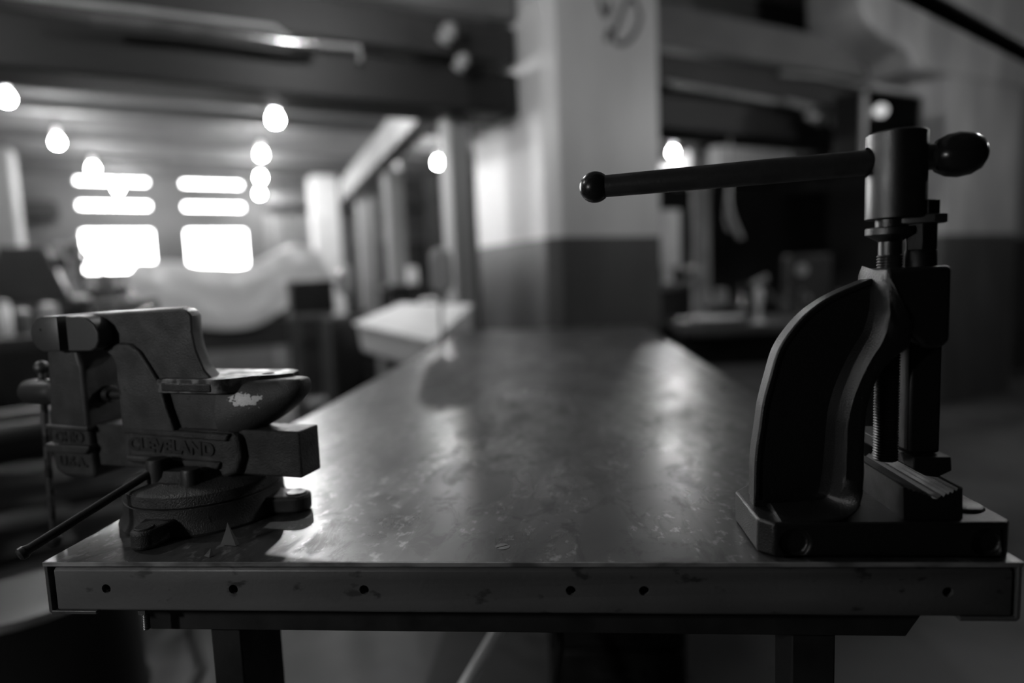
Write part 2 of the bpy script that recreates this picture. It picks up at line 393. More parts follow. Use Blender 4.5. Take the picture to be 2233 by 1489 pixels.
# static body: housing, ribs, upright, neck, anvil web, anvil table
bm = bm_()
prism(bm, [(-.084, .060), (-.084, .106), (.062, .104), (.075, .098), (.078, .075), (.070, .055), (.050, .048), (-.03, .050), (-.06, .058)], -.029, .029)
obj('slide_housing', bm, M['castrough'], vise, .005, 3)
bm = bm_(); prism(bm, [(-.084, .097), (-.084, .105), (.067, .101), (.062, .0925)], -.0335, -.024); prism(bm, [(-.082, .0635), (-.083, .071), (.052, .0685), (.048, .060)], -.0335, -.024)
prism(bm, [(-.084, .097), (-.084, .105), (.067, .101), (.062, .0925)], .024, .0335)
obj('rib', bm, M['castrough'], vise, .0025, 3)
bm = bm_()
prism(bm, [(-.084, .100), (-.0845, .176), (-.088, .187), (-.095, .193), (-.105, .196), (-.075, .204), (-.060, .203), (-.047, .194), (-.037, .180), (-.022, .157), (-.016, .130), (-.006, .100)], -.0335, .0335)
nk = [(-.133, .1965), (-.133, .238), (.012, .2415), (.022, .2395), (.027, .233), (.026, .215), (.029, .195), (.038, .172), (.050, .160), (-.025, .155), (-.06, .185), (-.09, .1945)]
offs = [0, 0, 1, 1, 1, 1, 1, 1, 1, .2, 0, 0]
loft(bm, [[(p[0] - o * w, y, p[1]) for p, o in zip(nk, offs)] for y, w in ((-.029, 0), (-.012, .006), (.004, .017), (.018, .033), (.029, .050))])
prism(bm, [(-.03, .10), (-.03, .152), (.072, .152), (.066, .10)], -.024, .024)
body = obj('static_body', bm, M['cast'], vise, .0055, 3)
bm = bm_()
prism(bm, [(-.018, -.040), (.061, -.040), (.070, -.036), (.088, -.012), (.108, -.004), (.124, .012), (.116, .034), (.10, .040), (-.018, .040)], .1475, .1635, 'xy')
an = obj('anvil_table', bm, M['wornsteel'], vise)
c = bm_(); cyl(c, (.093, .008, .14), (.093, .008, .17), .007); cut(an, [c]); b = an.modifiers.new('bevel', 'BEVEL'); b.width = .002; b.segments = 2; b.limit_method = 'ANGLE'; b.angle_limit = .7
bm = bm_(); prism(bm, [(-.012, .1495), (-.012, .1595), (.056, .159), (.056, .1495)], -.0415, -.036); obj('edge_strip', bm, M['castrough'], vise, .002)
# horn
bm = bm_(); rings = []
for x, zb, zt, ry in ((.048, .082, .1560, .030), (.066, .091, .1572, .031), (.085, .1005, .1582, .030), (.104, .110, .1592, .027), (.122, .1205, .1600, .023), (.136, .1305, .1602, .019), (.145, .1395, .1598, .0145), (.149, .1465, .1575, .009), (.1498, .150, .155, .004)):
    zc, rz = (zb + zt) / 2, (zt - zb) / 2; rg = []
    for k in range(32):
        t = 2 * PI * k / 32; cz, cy = math.sin(t), math.cos(t)
        if cz > 0: cz = min(1, cz * 1.25)
        rg.append((x, ry * cy, zc + rz * cz))
    rings.append(rg)
loft(bm, rings); horn = obj('horn', bm, M['horn'], vise, angle=50)
bm = bm_(); loft(bm, [[(-.128, y, .2379), (-.128, y, .2386), (.012 - w, y, .2422), (.012 - w, y, .2415)] for y, w in ((-.024, 0), (-.012, .006), (.004, .017), (.018, .033), (.024, .045))])
obj('ground_top', bm, M['groundtop'], vise)
# jaws
def jawblock(pts, nm, par):
    bm = bm_(); prism(bm, pts, -.05, .05); return obj(nm, bm, M['jawface'], par, .0016, 2)
jl = [(-0.1889, 0.2174), (-0.1827, 0.2293), (-0.1669, 0.2371), (-0.1454, 0.2372), (-0.1457, 0.1972), (-0.1732, 0.1962), (-0.1865, 0.2044)]
jr = [(-0.1313, 0.2375), (-0.1051, 0.2364), (-0.0892, 0.2283), (-0.0839, 0.2126), (-0.0931, 0.1996), (-0.1038, 0.1965), (-0.1331, 0.1966)]
def smooth_poly(pts, fix, n=6):
    return pts
jw = jawblock([(-.1320, .2370), (-.112, .2370), (-.100, .2345), (-.0905, .228), (-.0850, .218), (-.0855, .208), (-.0905, .200), (-.099, .1965), (-.1325, .1965)], 'static_jaw', vise)
mj = jawblock([(-.1455, .2370), (-.1455, .1968), (-.172, .1962), (-.181, .2005), (-.187, .209), (-.189, .218), (-.186, .228), (-.178, .235), (-.168, .2375)], 'movable_jaw', vise)
c = bm_(); cyl(c, (-.172, -.06, .222), (-.172, -.035, .222), .0014, seg=12); cut(mj, [c])
# movable casting
bm = bm_()
prism(bm, [(-.196, .200), (-.147, .200), (-.1465, .189), (-.142, .176), (-.1425, .103), (-.139, .044), (-.142, .037), (-.190, .038), (-.203, .045), (-.206, .060), (-.206, .098), (-.199, .150)], -.0285, .0285)
mc = obj('movable_casting', bm, M['cast'], vise, .005, 3)
bm = bm_(); prism(bm, [(-.209, .0975), (-.209, .1035), (-.139, .1025), (-.139, .0965)], -.032, .032)
prism(bm, [(-.211, .0725), (-.2075, .0685), (-.146, .0685), (-.139, .0745), (-.139, .0795), (-.211, .0795)], -.033, .033)
obj('rib', bm, M['cast'], mc, .002, 2)
# slide bar
bm = bm_(); box(bm, -.150, .1480, -.0195, .0175, .0515, .1035); obj('slide_bar', bm, M['castrough'], vise, .0022, 2)
# screw, boss, head, handle
bm = bm_(); cyl(bm, (-.15, 0, .137), (-.05, 0, .137), .0062); cyl(bm, (-.143, 0, .137), (-.131, 0, .137), .0105); obj('screw', bm, M['rod'], vise, .001)
bm = bm_(); lathe(bm, [(.026, 0), (.024, .008), (.018, .016), (.0165, .026)], 32, (-.196, 0, .138), (-1, 0, 0)); obj('boss', bm, M['cast'], mc, .001)
bm = bm_(); lathe(bm, [(.0150, 0), (.0165, .004), (.0168, .016), (.0168, .040), (.0155, .050), (.010, .054)], 32, (-.222, 0, .138), (-1, 0, 0)); sh = obj('screw_head', bm, M['darkcast'], vise)
bm = bm_(); ht, hb = Vector((-.246, 0, .170)), Vector((-.259, 0, -.062)); cyl(bm, ht, hb, .0042, seg=16)
hd = obj('handle', bm, M['wornsteel'], vise)
bm = bm_(); ball(bm, ht, .0085); obj('ball_end', bm, M['wornsteel'], hd)
bm = bm_(); ball(bm, hb, .0095); obj('ball_end', bm, M['darkcast'], hd)
# lock bolts and lever
b1 = Vector(w2v(.060, .098, 0)); b2_ = Vector(w2v(.105, .088, 0))
bm = bm_(); lathe(bm, [(.0135, .044), (.0125, .050), (.0118, .056), (.0118, .072), (.0105, .075)], 28, (b1.x, b1.y, 0)); lb_ = obj('lock_bolt', bm, M['darkcast'], vise)
bm = bm_(); lathe(bm, [(.0115, .046), (.0105, .052), (.0105, .063), (.009, .066)], 28, (b2_.x, b2_.y, 0)); obj('lock_bolt', bm, M['darkcast'], vise)
le = Vector(w2v(-.006, -.010, .0165)); ls = Vector((b1.x, b1.y, .064)); dv = (ls - le).normalized(); bm = bm_()
tube(bm, [le - dv * .002, le + dv * .002, ls - dv * .02, ls + dv * .016], [.0062, .0048, .0046, .0046], 16)
lv = obj('lever', bm, M['rod'], lb_); bm = bm_(); lathe(bm, [(.0052, 0), (.0068, .002), (.0066, .006), (.0045, .008)], 16, le, -dv); obj('lever_end', bm, M['rod'], lv)
# raised lettering; its dark tone paints in the shadow of the letters
FX = Matrix.Rotation(PI / 2, 4, 'X')
def label3(s, x, z, h, w, dy, par, slope=0):
    m_ = Matrix.Translation((x, dy, z)) @ Matrix.Rotation(-slope, 4, 'Y') @ FX
    o = text_mesh('lettering', s, h * 1.38, .0012, M['darkcast'], par, m_, w); return o
label3('CLEVELAND', -.079, .0775, .0150, .122, -.0292, vise, -.022)
label3('OHIO', -.196, .0828, .0125, .046, -.0287, mc, 0)
label3('U.S.A.', -.193, .0525, .012, .045, -.0287, mc, 0)

# dry leaf scraps on the bench
def leaf(label, c, pts, tilt, nm='leaf_scrap'):
    bm = bm_(); vs = [bm.verts.new(p) for p in pts]; bm.faces.new(vs); bmesh.ops.triangulate(bm, faces=bm.faces[:])
    bmesh.ops.solidify(bm, geom=bm.faces[:], thickness=.0004)
    o = obj(nm, bm, M['leaf']); o.location = (c[0], c[1], TT + .0005); o.rotation_euler = tilt; return tag(o, label, 'leaf')
leaf('curled dry leaf scrap standing up by the vise base', (.170, .038), [(-.008, 0, .0), (.010, -.003, 0), (.013, -.001, .001), (-.001, .004, .022), (-.003, .003, .014)], (0, 0, 0))
leaf('small flat dry scrap near the bench front edge', (.165, .012), [(-.005, 0, .0005), (.001, -.004, 0), (.005, 0, 0), (.001, .004, .006), (-.004, .003, .007)], (0, 0, .3))

# ================================================================= PRESS
press = thing('hand_press', 'black cast screw press with ball-ended handle on the bench right corner', 'press', (.80, .06, TT))
PX, PY = .80, .06
def P3(x, y, z): return (x - PX, y - PY, z)
def pp(pts): return [(x - PX, z) for x, z in pts]
def smooth_line(p, n):
    q = [p[0]] + list(p) + [p[-1]]; o = []
    for i in range(1, len(q) - 2):
        for k in range(n):
            t = k / n; o.append(tuple(.5 * (2 * q[i][j] + (q[i + 1][j] - q[i - 1][j]) * t + (2 * q[i - 1][j] - 5 * q[i][j] + 4 * q[i + 1][j] - q[i + 2][j]) * t * t + (3 * q[i][j] - q[i - 1][j] - 3 * q[i + 1][j] + q[i + 2][j]) * t ** 3) for j in range(len(q[i]))))
    o.append(tuple(p[-1])); return o
yw = [(0.698, 0.039), (0.699, 0.081), (0.703, 0.112), (0.706, 0.134), (0.713, 0.162), (0.72, 0.185), (0.732, 0.204), (0.746, 0.219), (0.761, 0.23), (0.777, 0.238), (0.797, 0.246), (0.813, 0.252)]
yf = [(0.824, 0.187), (0.809, 0.176), (0.798, 0.162), (0.793, 0.149), (0.789, 0.129), (0.787, 0.108), (0.787, 0.061), (0.786, 0.048)]
yl = [(0.804, 0.251), (0.803, 0.219), (0.799, 0.196), (0.787, 0.171), (0.777, 0.149), (0.771, 0.119), (0.77, 0.085), (0.769, 0.063), (0.765, 0.052)]
# base
bm = bm_(); bx0, bx1 = .692, .907
prism(bm, [(bx0 - PX, -.040), (bx0 + .012 - PX, -.052), (bx1 - .006 - PX, -.0525), (bx1 - PX, -.046), (bx1 - PX, .055), (bx1 - .02 - PX, .07), (bx0 + .03 - PX, .07), (bx0 - PX, .035)], .0004, .0325, 'xy')
pbase = obj('base', bm, M['enamel'], press)
cs = []
for px_ in (.722, .886):
    c = bm_(); cyl(c, (px_ - PX, -.06, .0135), (px_ - PX, -.047, .0135), .0125, seg=32); cs.append(c)
cut(pbase, cs); b = pbase.modifiers.new('bevel', 'BEVEL'); b.width = .0035; b.segments = 3; b.limit_method = 'ANGLE'; b.angle_limit = .7
for px_, py_, rr in ((.735, .040, .0145), (.886, .046, .0165)):
    bm = bm_(); lathe(bm, [(rr + .002, .0315), (rr, .0345), (rr - .0015, .0355), (.0001, .0355)], 32, P3(px_, py_, 0)); obj('bolt_boss', bm, M['enamel'], pbase)
# web
yw = smooth_line(yw, 5)
bm = bm_(); prism(bm, pp([(yw[0][0], .028)] + yw + [(.835, .25), (.835, .19)] + [(x + .004, z) for x, z in yf[1:]] + [(.80, .028)]), -.010, .006)
web = obj('frame_web', bm, M['enamel'], press, .002, 3)
inn_ = []
for i, (x, z) in enumerate(yw):
    a, b = yw[max(i - 1, 0)], yw[min(i + 1, len(yw) - 1)]; d = math.hypot(b[0] - a[0], b[1] - a[1]) or 1
    inn_.append((x + .0055 * (b[1] - a[1]) / d, z - .0055 * (b[0] - a[0]) / d))
bm = bm_()
loft(bm, [[P3(xo, PY - .0122, zo), P3(xi, PY - .0122, zi), P3(xi, PY + .0082, zi), P3(xo, PY + .0082, zo)] for (xo, zo), (xi, zi) in zip([(x - .0004, z) for x, z in yw], inn_)])
obj('frame_rim', bm, M['enamel'], web, .0018, 2)
# throat flange: wide rib following the throat
n_ = 10
def resample(pts, n):
    d = [0]
    for a, b in zip(pts, pts[1:]): d.append(d[-1] + math.hypot(b[0] - a[0], b[1] - a[1]))
    o = []
    for k in range(n):
        t = d[-1] * k / (n - 1)
        for i in range(len(d) - 1):
            if t <= d[i + 1] + 1e-9:
                u = (t - d[i]) / max(d[i + 1] - d[i], 1e-9); o.append((pts[i][0] + (pts[i + 1][0] - pts[i][0]) * u, pts[i][1] + (pts[i + 1][1] - pts[i][1]) * u)); break
    return o
prs = [((0.806, 0.034, 0.251), (0.826, 0.024, 0.21)), ((0.805, 0.033, 0.235), (0.826, 0.024, 0.196)), ((0.805, 0.032, 0.214), (0.824, 0.023, 0.187)), ((0.8, 0.031, 0.195), (0.811, 0.022, 0.177)), ((0.792, 0.03, 0.181), (0.801, 0.022, 0.165)), ((0.784, 0.03, 0.165), (0.794, 0.022, 0.15)), ((0.776, 0.03, 0.144), (0.789, 0.022, 0.129)), ((0.771, 0.03, 0.121), (0.788, 0.022, 0.11)), ((0.77, 0.03, 0.098), (0.787, 0.021, 0.091)), ((0.769, 0.03, 0.076), (0.787, 0.02, 0.075)), ((0.768, 0.03, 0.063), (0.786, 0.019, 0.062)), ((0.766, 0.031, 0.054), (0.784, 0.016, 0.053)), ((0.762, 0.032, 0.048), (0.779, 0.013, 0.044)), ((0.754, 0.034, 0.044), (0.771, 0.011, 0.038)), ((0.74, 0.036, 0.042), (0.758, 0.009, 0.035)), ((0.724, 0.038, 0.041), (0.738, 0.009, 0.033)), ((0.71, 0.04, 0.04), (0.711, 0.009, 0.032))]
bm = bm_(); rings = []; npr = len(prs); flat = smooth_line([tuple(o) + tuple(e) for o, e in prs], 3)
for i, q6 in enumerate(flat):
    O = Vector(P3(*q6[:3])); E = Vector(P3(*q6[3:])); t = max(0, (i / (len(flat) - 1) - .62) / .38)
    D = Vector((0, .058, 0)).lerp(Vector((.0, .012, -.022)), min(1, t * 1.3)); n = Vector((0, -1, 0)).lerp(Vector((0, -.2, 1)), t).normalized()
    w_ = 1 - min(1, t * 3); O = Vector((O.x, O.y + (E.y + .0012 - O.y) * w_, O.z))
    inn = (O - E); inn = inn.normalized() if inn.length else inn
    ed = .0025
    sd = .006 + .020 * w_
    ring = [O + inn * .0065 - n * sd, O + inn * .003 - n * sd * .45, O + inn * .0002 - n * sd * .12, O + (E - O) * .10 + n * .0002, O + (E - O) * .6 + n * .0003, E + inn * ed * 1.6 + n * .0006, E + inn * ed * .4 - n * .0006, E - n * ed + D * 0, E + D * .5 - inn * .001, E + D, O + D, O + D * .7 + inn * .01]
    if t > 0: ring = [Vector((p.x, p.y, max(p.z, .002))) for p in ring]
    rings.append(ring)
loft(bm, rings)
obj('throat_flange', bm, M['enamel'], press, angle=55)
# head
hd_ = [(0.805, 0.255), (0.86, 0.257), (0.862, 0.185), (0.829, 0.186)]
hx0, hx1, hz0, hz1 = hd_[0][0], hd_[1][0], hd_[2][1], hd_[1][1]
bm = bm_(); prism(bm, [(hx0 - PX, hz1), (hx1 - PX, hz1 + .0008), (hx1 - PX, hz0 + .006), (hx1 - .006 - PX, hz0), (hx1 - .022 - PX, hz0 - .001), (hx0 + .03 - PX, hz0 + .004), (hx0 + .012 - PX, hz0 + .02), (hx0 - PX, hz0 + .045)], .026 - PY, .080 - PY)
head = obj('head', bm, M['enamel'], press, .0045, 3)
# screw, sleeve, collar
sx0, sx1 = [(0.799, 0.334), (0.849, 0.332)]
scx, scy, scr = (sx0[0] + sx1[0]) / 2 - .0005, .052, (sx1[0] - sx0[0]) / 2 * .985
zt_ = [(0.823, 0.378), (0.825, 0.301), (0.817, 0.294), (0.817, 0.287), (0.817, 0.269), (0.818, 0.259)]
bm = bm_(); lathe(bm, [(scr - .0015, zt_[1][1]), (scr, zt_[1][1] + .001), (scr, zt_[0][1] - .0015), (scr - .002, zt_[0][1])], 48, P3(scx, scy, 0))
sl = obj('spindle_sleeve', bm, M['enamelfine'], press)
bmx = bm_(); SA, ST = (scx, scy), -11
bar = [(-0.2729, 0.3502), (0.0472, 0.3544), (-0.0197, 0.3542)]
ca, sa = math.cos(math.radians(-11)), math.sin(math.radians(-11))
def onbar(s, z): return Vector(P3(scx + s * ca, scy + s * sa, z))
bL, bR = onbar(*bar[0]), onbar(*bar[1])
rbar = .0118
cyl(bmx, bL, bL + (bR - bL) * .5, rbar * .93, rbar, 28); 
c = bm_(); dvec = (bR - bL).normalized(); cyl(c, bL + dvec * .2, bL + dvec * .45, rbar + .0018, seg=28)
par_ = sl; cut(sl, [c])
cyl(bmx, bL + (bR - bL) * .5, bR, rbar, rbar * .95, 28)
hb_ = obj('handle_bar', bmx, M['presssteel'], press)
rL, rR = .0158, .0165
bm = bm_(); ball(bm, bL, rL, 32); obj('ball_knob', bm, M['knob'], hb_)
bm = bm_(); lathe(bm, [(.0001, -.021), (.008, -.0198), (.0142, -.0155), (.0182, -.008), (.0196, .001), (.018, .011), (.0138, .018), (.0075, .022), (.0001, .0232)], 32, bR, dvec); obj('ball_knob', bm, M['knob'], hb_)
bm = bm_(); lathe(bm, [(.0125, zt_[1][1]), (.0125, zt_[2][1]), (.0195, zt_[2][1]), (.0205, zt_[2][1] - .001), (.0205, zt_[3][1] + .0005), (.0195, zt_[3][1]), (.011, zt_[3][1] - .005), (.0095, zt_[3][1] - .006), (.0095, zt_[4][1])], 40, P3(scx - .004, scy, 0)); obj('collar', bm, M['enamelfine'], press)
bm = bm_(); thread(bm, P3(scx - .004, scy, zt_[4][1]), P3(scx - .004, scy, .075), .0108, .0026, .0012, 24); obj('screw', bm, M['presssteel'], press)
# hex post, clamp plate, bolt
px0, px1 = [(0.83, 0.291), (0.856, 0.29)]
hxc = (px0[0] + px1[0]) / 2; hr = (px1[0] - px0[0]) / 2; pz = [(0.842, 0.316), (0.843, 0.304), (0.843, 0.296), (0.844, 0.272), (0.844, 0.259)]
bm = bm_(); hexa(bm, (hxc - PX, .045 - PY), hr * 1.02, pz[3][1], pz[2][1], .12); hx_ = obj('hex_spacer', bm, M['hexsteel'], press, .0008)
bm = bm_(); lathe(bm, [(hr * .98, hz1 - .002), (hr * .98, pz[3][1] - .001), (hr * .8, pz[3][1] + .003)], 32, P3(hxc, .045, 0)); obj('post', bm, M['hexsteel'], press)
bm = bm_(); cpx = [(0.813, 0.295), (0.862, 0.3)]; x0_, x1_ = cpx[0][0] - PX, cpx[1][0] - PX
prism(bm, [(x0_ + .004, -.012), (x0_ + .012, -.022), (x1_ - .016, -.030), (x1_ - .003, -.026), (x1_, -.018), (x1_, -.002), (x1_ - .008, .004), (x0_ + .006, .002), (x0_, -.005)], pz[2][1] - .0005, pz[1][1] - .0005, 'xy'); obj('clamp_plate', bm, M['jawface'], press, .001)
bm = bm_(); hexa(bm, (hxc - PX + .001, .045 - PY), hr * .98, pz[1][1] - .001, pz[0][1], .4); obj('bolt_head', bm, M['hexsteel'], press, .0008)
# ram column and punch
rm = [(0.834, 0.085), (0.862, 0.084), (0.859, 0.207)]
bm = bm_(); box(bm, rm[0][0] - PX, rm[1][0] - PX, .040 - PY, .066 - PY, .0855, hz0 + .005); obj('ram', bm, M['blackdie'], press, .003)
bm = bm_(); pr = [(0.833, 0.085), (0.866, 0.085), (0.867, 0.072), (0.855, 0.066), (0.845, 0.067), (0.834, 0.073)]
prism(bm, pp([(pr[0][0] , pr[0][1]), (pr[1][0], pr[1][1]), (pr[2][0], pr[2][1]), (pr[3][0], pr[3][1] ), (pr[4][0], pr[4][1]), (pr[5][0], pr[5][1])]), .030 - PY, .150 - PY); obj('punch', bm, M['blackdie'], press, .0012)
# grooved v-block
vb = [(0.819, 0.037), (0.818, 0.062), (0.832, 0.057), (0.847, 0.051), (0.857, 0.056), (0.868, 0.061), (0.869, 0.036)]
bm = bm_(); a_, b_, e_, g_ = vb[1], vb[3], vb[5], vb[6]
prof = [(vb[0][0], .0325), (a_[0], a_[1])]
for k in range(1, 7):
    t = k / 7; x = a_[0] + (b_[0] - a_[0]) * t; z = a_[1] + (b_[1] - a_[1]) * t
    prof += [(x - .0016, z + .0016), (x, z - .0010)]
prof += [b_]
for k in range(1, 6):
    t = k / 6; x = b_[0] + (e_[0] - b_[0]) * t; z = b_[1] + (e_[1] - b_[1]) * t
    prof += [(x - .0001, z + .0015), (x + .0014, z - .0008)]
prof += [e_, (g_[0], .0325)]
prism(bm, pp(prof), .016 - PY, .150 - PY); obj('v_block', bm, M['blackdie'], press, angle=20)

# ================================================================= BUILDING (frame turned 31.9 degrees to the bench)
AB = math.radians(31.9); NX, NY = .471, 2.759
def bw(xb, yb, z=0): c, s = math.cos(AB), math.sin(AB); return Vector((NX + xb * c - yb * s, NY + xb * s + yb * c, z))
BM = Matrix.Translation((NX, NY, 0)) @ Matrix.Rotation(AB, 4, 'Z')
def bobj(name, bm, m, bevel=0, parent=None, **k):
    """geometry given in building coordinates (z from the floor)"""
    o = obj(name, bm, m, parent, bevel, **k)
    if parent is None: o.matrix_world = BM
    return o
X0, X1, Y0, Y1, H = -6.2, 8.0, -7.5, 6.5, 3.30
bm = bm_(); box(bm, X0, X1, Y0, Y1, -.1, 0); struct(bobj('floor', bm, M['concrete']))
bm = bm_(); box(bm, X0, X1, Y0, Y1, H, H + .1); struct(bobj('ceiling', bm, M['ceil']))
wins = [(-2.83, -2.06), (-1.665, -.945)]; rows = [(.53, 1.045), (1.315, 1.400), (1.615, 1.695)]
xs = [X0] + [v for w in wins for v in w] + [X1]
bm = bm_()
for i in range(0, len(xs), 2): box(bm, xs[i], xs[i + 1], Y1, Y1 + .25, 0, H)
for a, b in wins:
    zs = [0] + [TT + v for r in rows for v in r] + [H]
    for i in range(0, len(zs), 2): box(bm, a, b, Y1, Y1 + .25, zs[i], zs[i + 1])
struct(bobj('wall_north', bm, M['wall']))
bm = bm_(); box(bm, X0 - .2, X0, Y0, Y1, 0, H); struct(bobj('wall_west', bm, M['wall']))
bm = bm_(); box(bm, X1, X1 + .2, Y0, Y1, 0, H); struct(bobj('wall_east', bm, M['darkwall']))
bm = bm_(); box(bm, X0, X1, Y0 - .2, Y0, 0, H); struct(bobj('wall_south', bm, M['darkwall']))
n = 0
for a, b in wins:
    for r0, r1 in rows:
        n += 1; z0, z1 = TT + r0, TT + r1; t = .008
        bm = bm_(); box(bm, a, a + t, Y1 + .1, Y1 + .15, z0, z1); box(bm, b - t, b, Y1 + .1, Y1 + .15, z0, z1); box(bm, a, b, Y1 + .1, Y1 + .15, z0, z0 + t); box(bm, a, b, Y1 + .1, Y1 + .15, z1 - t, z1)
        w = struct(bobj('window_%d' % n, bm, M['mid']))
        bm = bm_(); box(bm, a + t, b - t, Y1 + .12, Y1 + .124, z0 + t, z1 - t); obj('window_glass', bm, M['pane'], w)

# main painted column, chamfered near corner
cx, cy = .715, .95
bm = bm_(); prism(bm, [(.055, -.002), (cx, 0), (cx, cy), (0, cy), (-.002, .075)], 0, H, 'xy')
colm = struct(bobj('column_main', bm, M['column'], .008))
# marker scrawl on its right face
def stroke(pts, r, par):
    bm = bm_(); n = len(pts)
    for k in range(n - 1):
        a, b = Vector((pts[k][0], 0, pts[k][1])), Vector((pts[k + 1][0], 0, pts[k + 1][1])); d = (b - a).normalized(); s = Vector((-d.z, 0, d.x)) * r
        a -= d * r * .4; b += d * r * .4
        vs = [bm.verts.new((p.x, -.0012, p.z + TT)) for p in (a + s, b + s, b - s, a - s)] + [bm.verts.new((p.x, .004, p.z + TT)) for p in (a + s, b + s, b - s, a - s)]
        for f in ((0, 1, 2, 3), (7, 6, 5, 4), (0, 4, 5, 1), (1, 5, 6, 2), (2, 6, 7, 3), (3, 7, 4, 0)): bm.faces.new([vs[i] for i in f])
    return obj('marking', bm, M['marker'], par)
ring = [(0.582, 1.68), (0.594, 1.646), (0.583, 1.597), (0.551, 1.545), (0.51, 1.504), (0.464, 1.481), (0.424, 1.486), (0.413, 1.515), (0.43, 1.564), (0.452, 1.609), (0.477, 1.664), (0.503, 1.703), (0.534, 1.727), (0.564, 1.718), (0.582, 1.68)]
stroke(ring, .013, colm)
stroke([(0.368, 1.49), (0.378, 1.519), (0.393, 1.549)], .017, colm)
stroke([(0.33, 1.699), (0.335, 1.666), (0.345, 1.626), (0.368, 1.611), (0.387, 1.641), (0.397, 1.687)], .013, colm)
bx_ = [(0.357, 1.635), (0.369, 1.632)]; stroke(bx_, .02, colm)

# second pillar to the right with a spreading head, and the wall return beside it
pb0, pb1, pyb = 3.47, 4.52, -.02
bm = bm_(); box(bm, pb0, pb1, pyb, pyb + .32, 0, H); struct(bobj('column_right', bm, M['pillar'], .015))
bm = bm_(); cp = [(2.991, 1.63), (2.949, 1.744), (2.697, 1.786), (2.471, 1.869), (2.397, 1.946), (2.374, 2.116)]
prism(bm, [(x, z + TT) for x, z in cp[:-1]] + [(cp[-1][0], H), (pb1 + .9, H), (pb1 + .02, TT + cp[0][1])], pyb - .03, pyb + .40); struct(bobj('column_capital', bm, M['pillar'], .03))
bm = bm_(); box(bm, pb1 + .06, X1, .5, .7, 0, H); struct(bobj('wall_return', bm, M['pillar']))

# girders running between the columns
def beam(name, x0, x1, yb0, yb1, z0, z1, m): bm = bm_(); box(bm, x0, x1, yb0, yb1, TT + z0, TT + z1); return struct(bobj(name, bm, m, .01))
for (x0, x1) in ((X0, -.02), (cx + .02, 2.89)):
    # rolled girder: web with two flanges
    bm = bm_(); z0, z1 = TT + 1.150, TT + 1.365
    prism(bm, [(.30, z0), (.60, z0), (.60, z0 + .02), (.465, z0 + .03), (.465, z1 - .03), (.60, z1 - .02), (.60, z1), (.30, z1), (.30, z1 - .02), (.435, z1 - .03), (.435, z0 + .03), (.30, z0 + .02)], x0, x1, 'yz')
    # closed near side plate makes the dark flat face seen from the bench
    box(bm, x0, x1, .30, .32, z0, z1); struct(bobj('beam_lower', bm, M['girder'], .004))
for (x0, x1, xb2) in ((X0, -.02, -.02), (cx + .02, 2.88, 3.46)):
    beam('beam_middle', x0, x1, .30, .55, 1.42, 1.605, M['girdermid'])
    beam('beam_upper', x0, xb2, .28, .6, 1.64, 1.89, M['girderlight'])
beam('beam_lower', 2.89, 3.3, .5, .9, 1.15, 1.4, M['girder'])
# joists across the far ceiling, and above the bench
k = 0; y = .95
while y < Y1 - .3:
    bm = bm_(); box(bm, X0, X1, y, y + .12, TT + 1.66, H); struct(bobj('beam_joist', bm, M['joist'])); y += .55
for y in (-4.6, -3.4, -2.2, -1.0): bm = bm_(); box(bm, X0, X1, y, y + .12, TT + 1.95, H); struct(bobj('beam_joist', bm, M['joist']))
# pipes between the girders
def pipe(nm, label, pts, r, m=None, cat='pipe', group=None):
    bm = bm_(); tube(bm, pts, r, 14); o = bobj(nm, bm, m or M['pale']); return tag(o, label, cat, group)
pl = [(-2.248, 1.402), (-1.8, 1.408), (-1.268, 1.413), (-1.193, 1.36), (-0.89, 1.372), (-0.894, 1.309)]
pipe('pipe', 'thin pale pipe running along the top of the dark girder on the left', [(x, .24, z + TT) for x, z in pl], .011, M['pale'])
pl = [(-1.957, 1.319), (-1.553, 1.334), (-1.205, 1.329), (-1.105, 1.34)]
pipe('conduit', 'lower pale conduit resting on the dark girder at upper left', [(x, .17, z + TT) for x, z in pl], .02, M['shiny'])
pl = [(-2.352, 1.241), (-1.648, 1.243), (-0.955, 1.232), (-0.881, 1.186)]
pipe('conduit', 'pale conduit with hooked end just below the dark girder', [(x, .66, z + TT) for x, z in pl], .016, M['shiny'])
pl = [(0.985, 1.406), (1.667, 1.386), (2.418, 1.362)]
pipe('pipe', 'bright pipe along the lower right girder beside the column', [(x, .25, z + TT) for x, z in pl], .018, M['pale'])
pl = [(1.936, 1.36), (2.258, 1.332), (2.453, 1.297), (2.801, 1.297)]
pipe('pipe', 'short stub of pale pipe with couplings under the right girder', [(x, .17, z + TT) for x, z in pl], [.02, .03, .018, .045], M['pale'])
pl = [(1.991, 1.573), (2.412, 1.594), (2.872, 1.576)]
pipe('pipe', 'short pale pipe under the dusty upper girder at right', [(x, .26, z + TT) for x, z in pl], .014, M['pale'])
pl = [(0.453, 1.166), (0.661, 1.138), (0.889, 1.109), (1.276, 1.051)]
pa, pb_ = pl[0], pl[-1]; sl_ = (pb_[1] - pa[1]) / (pb_[0] - pa[0]); xa = pa[0] + (H - .005 - TT - pa[1]) / sl_; xe = min(X1 - .005, pa[0] + (.3 - TT - pa[1]) / sl_)
pipe('pipe', 'thick black pipe crossing the upper right corner', [(x, -1.5, pa[1] + sl_ * (x - pa[0]) + TT) for x in (xa, pa[0], pb_[0], xe)], .030, M['mattblack'])
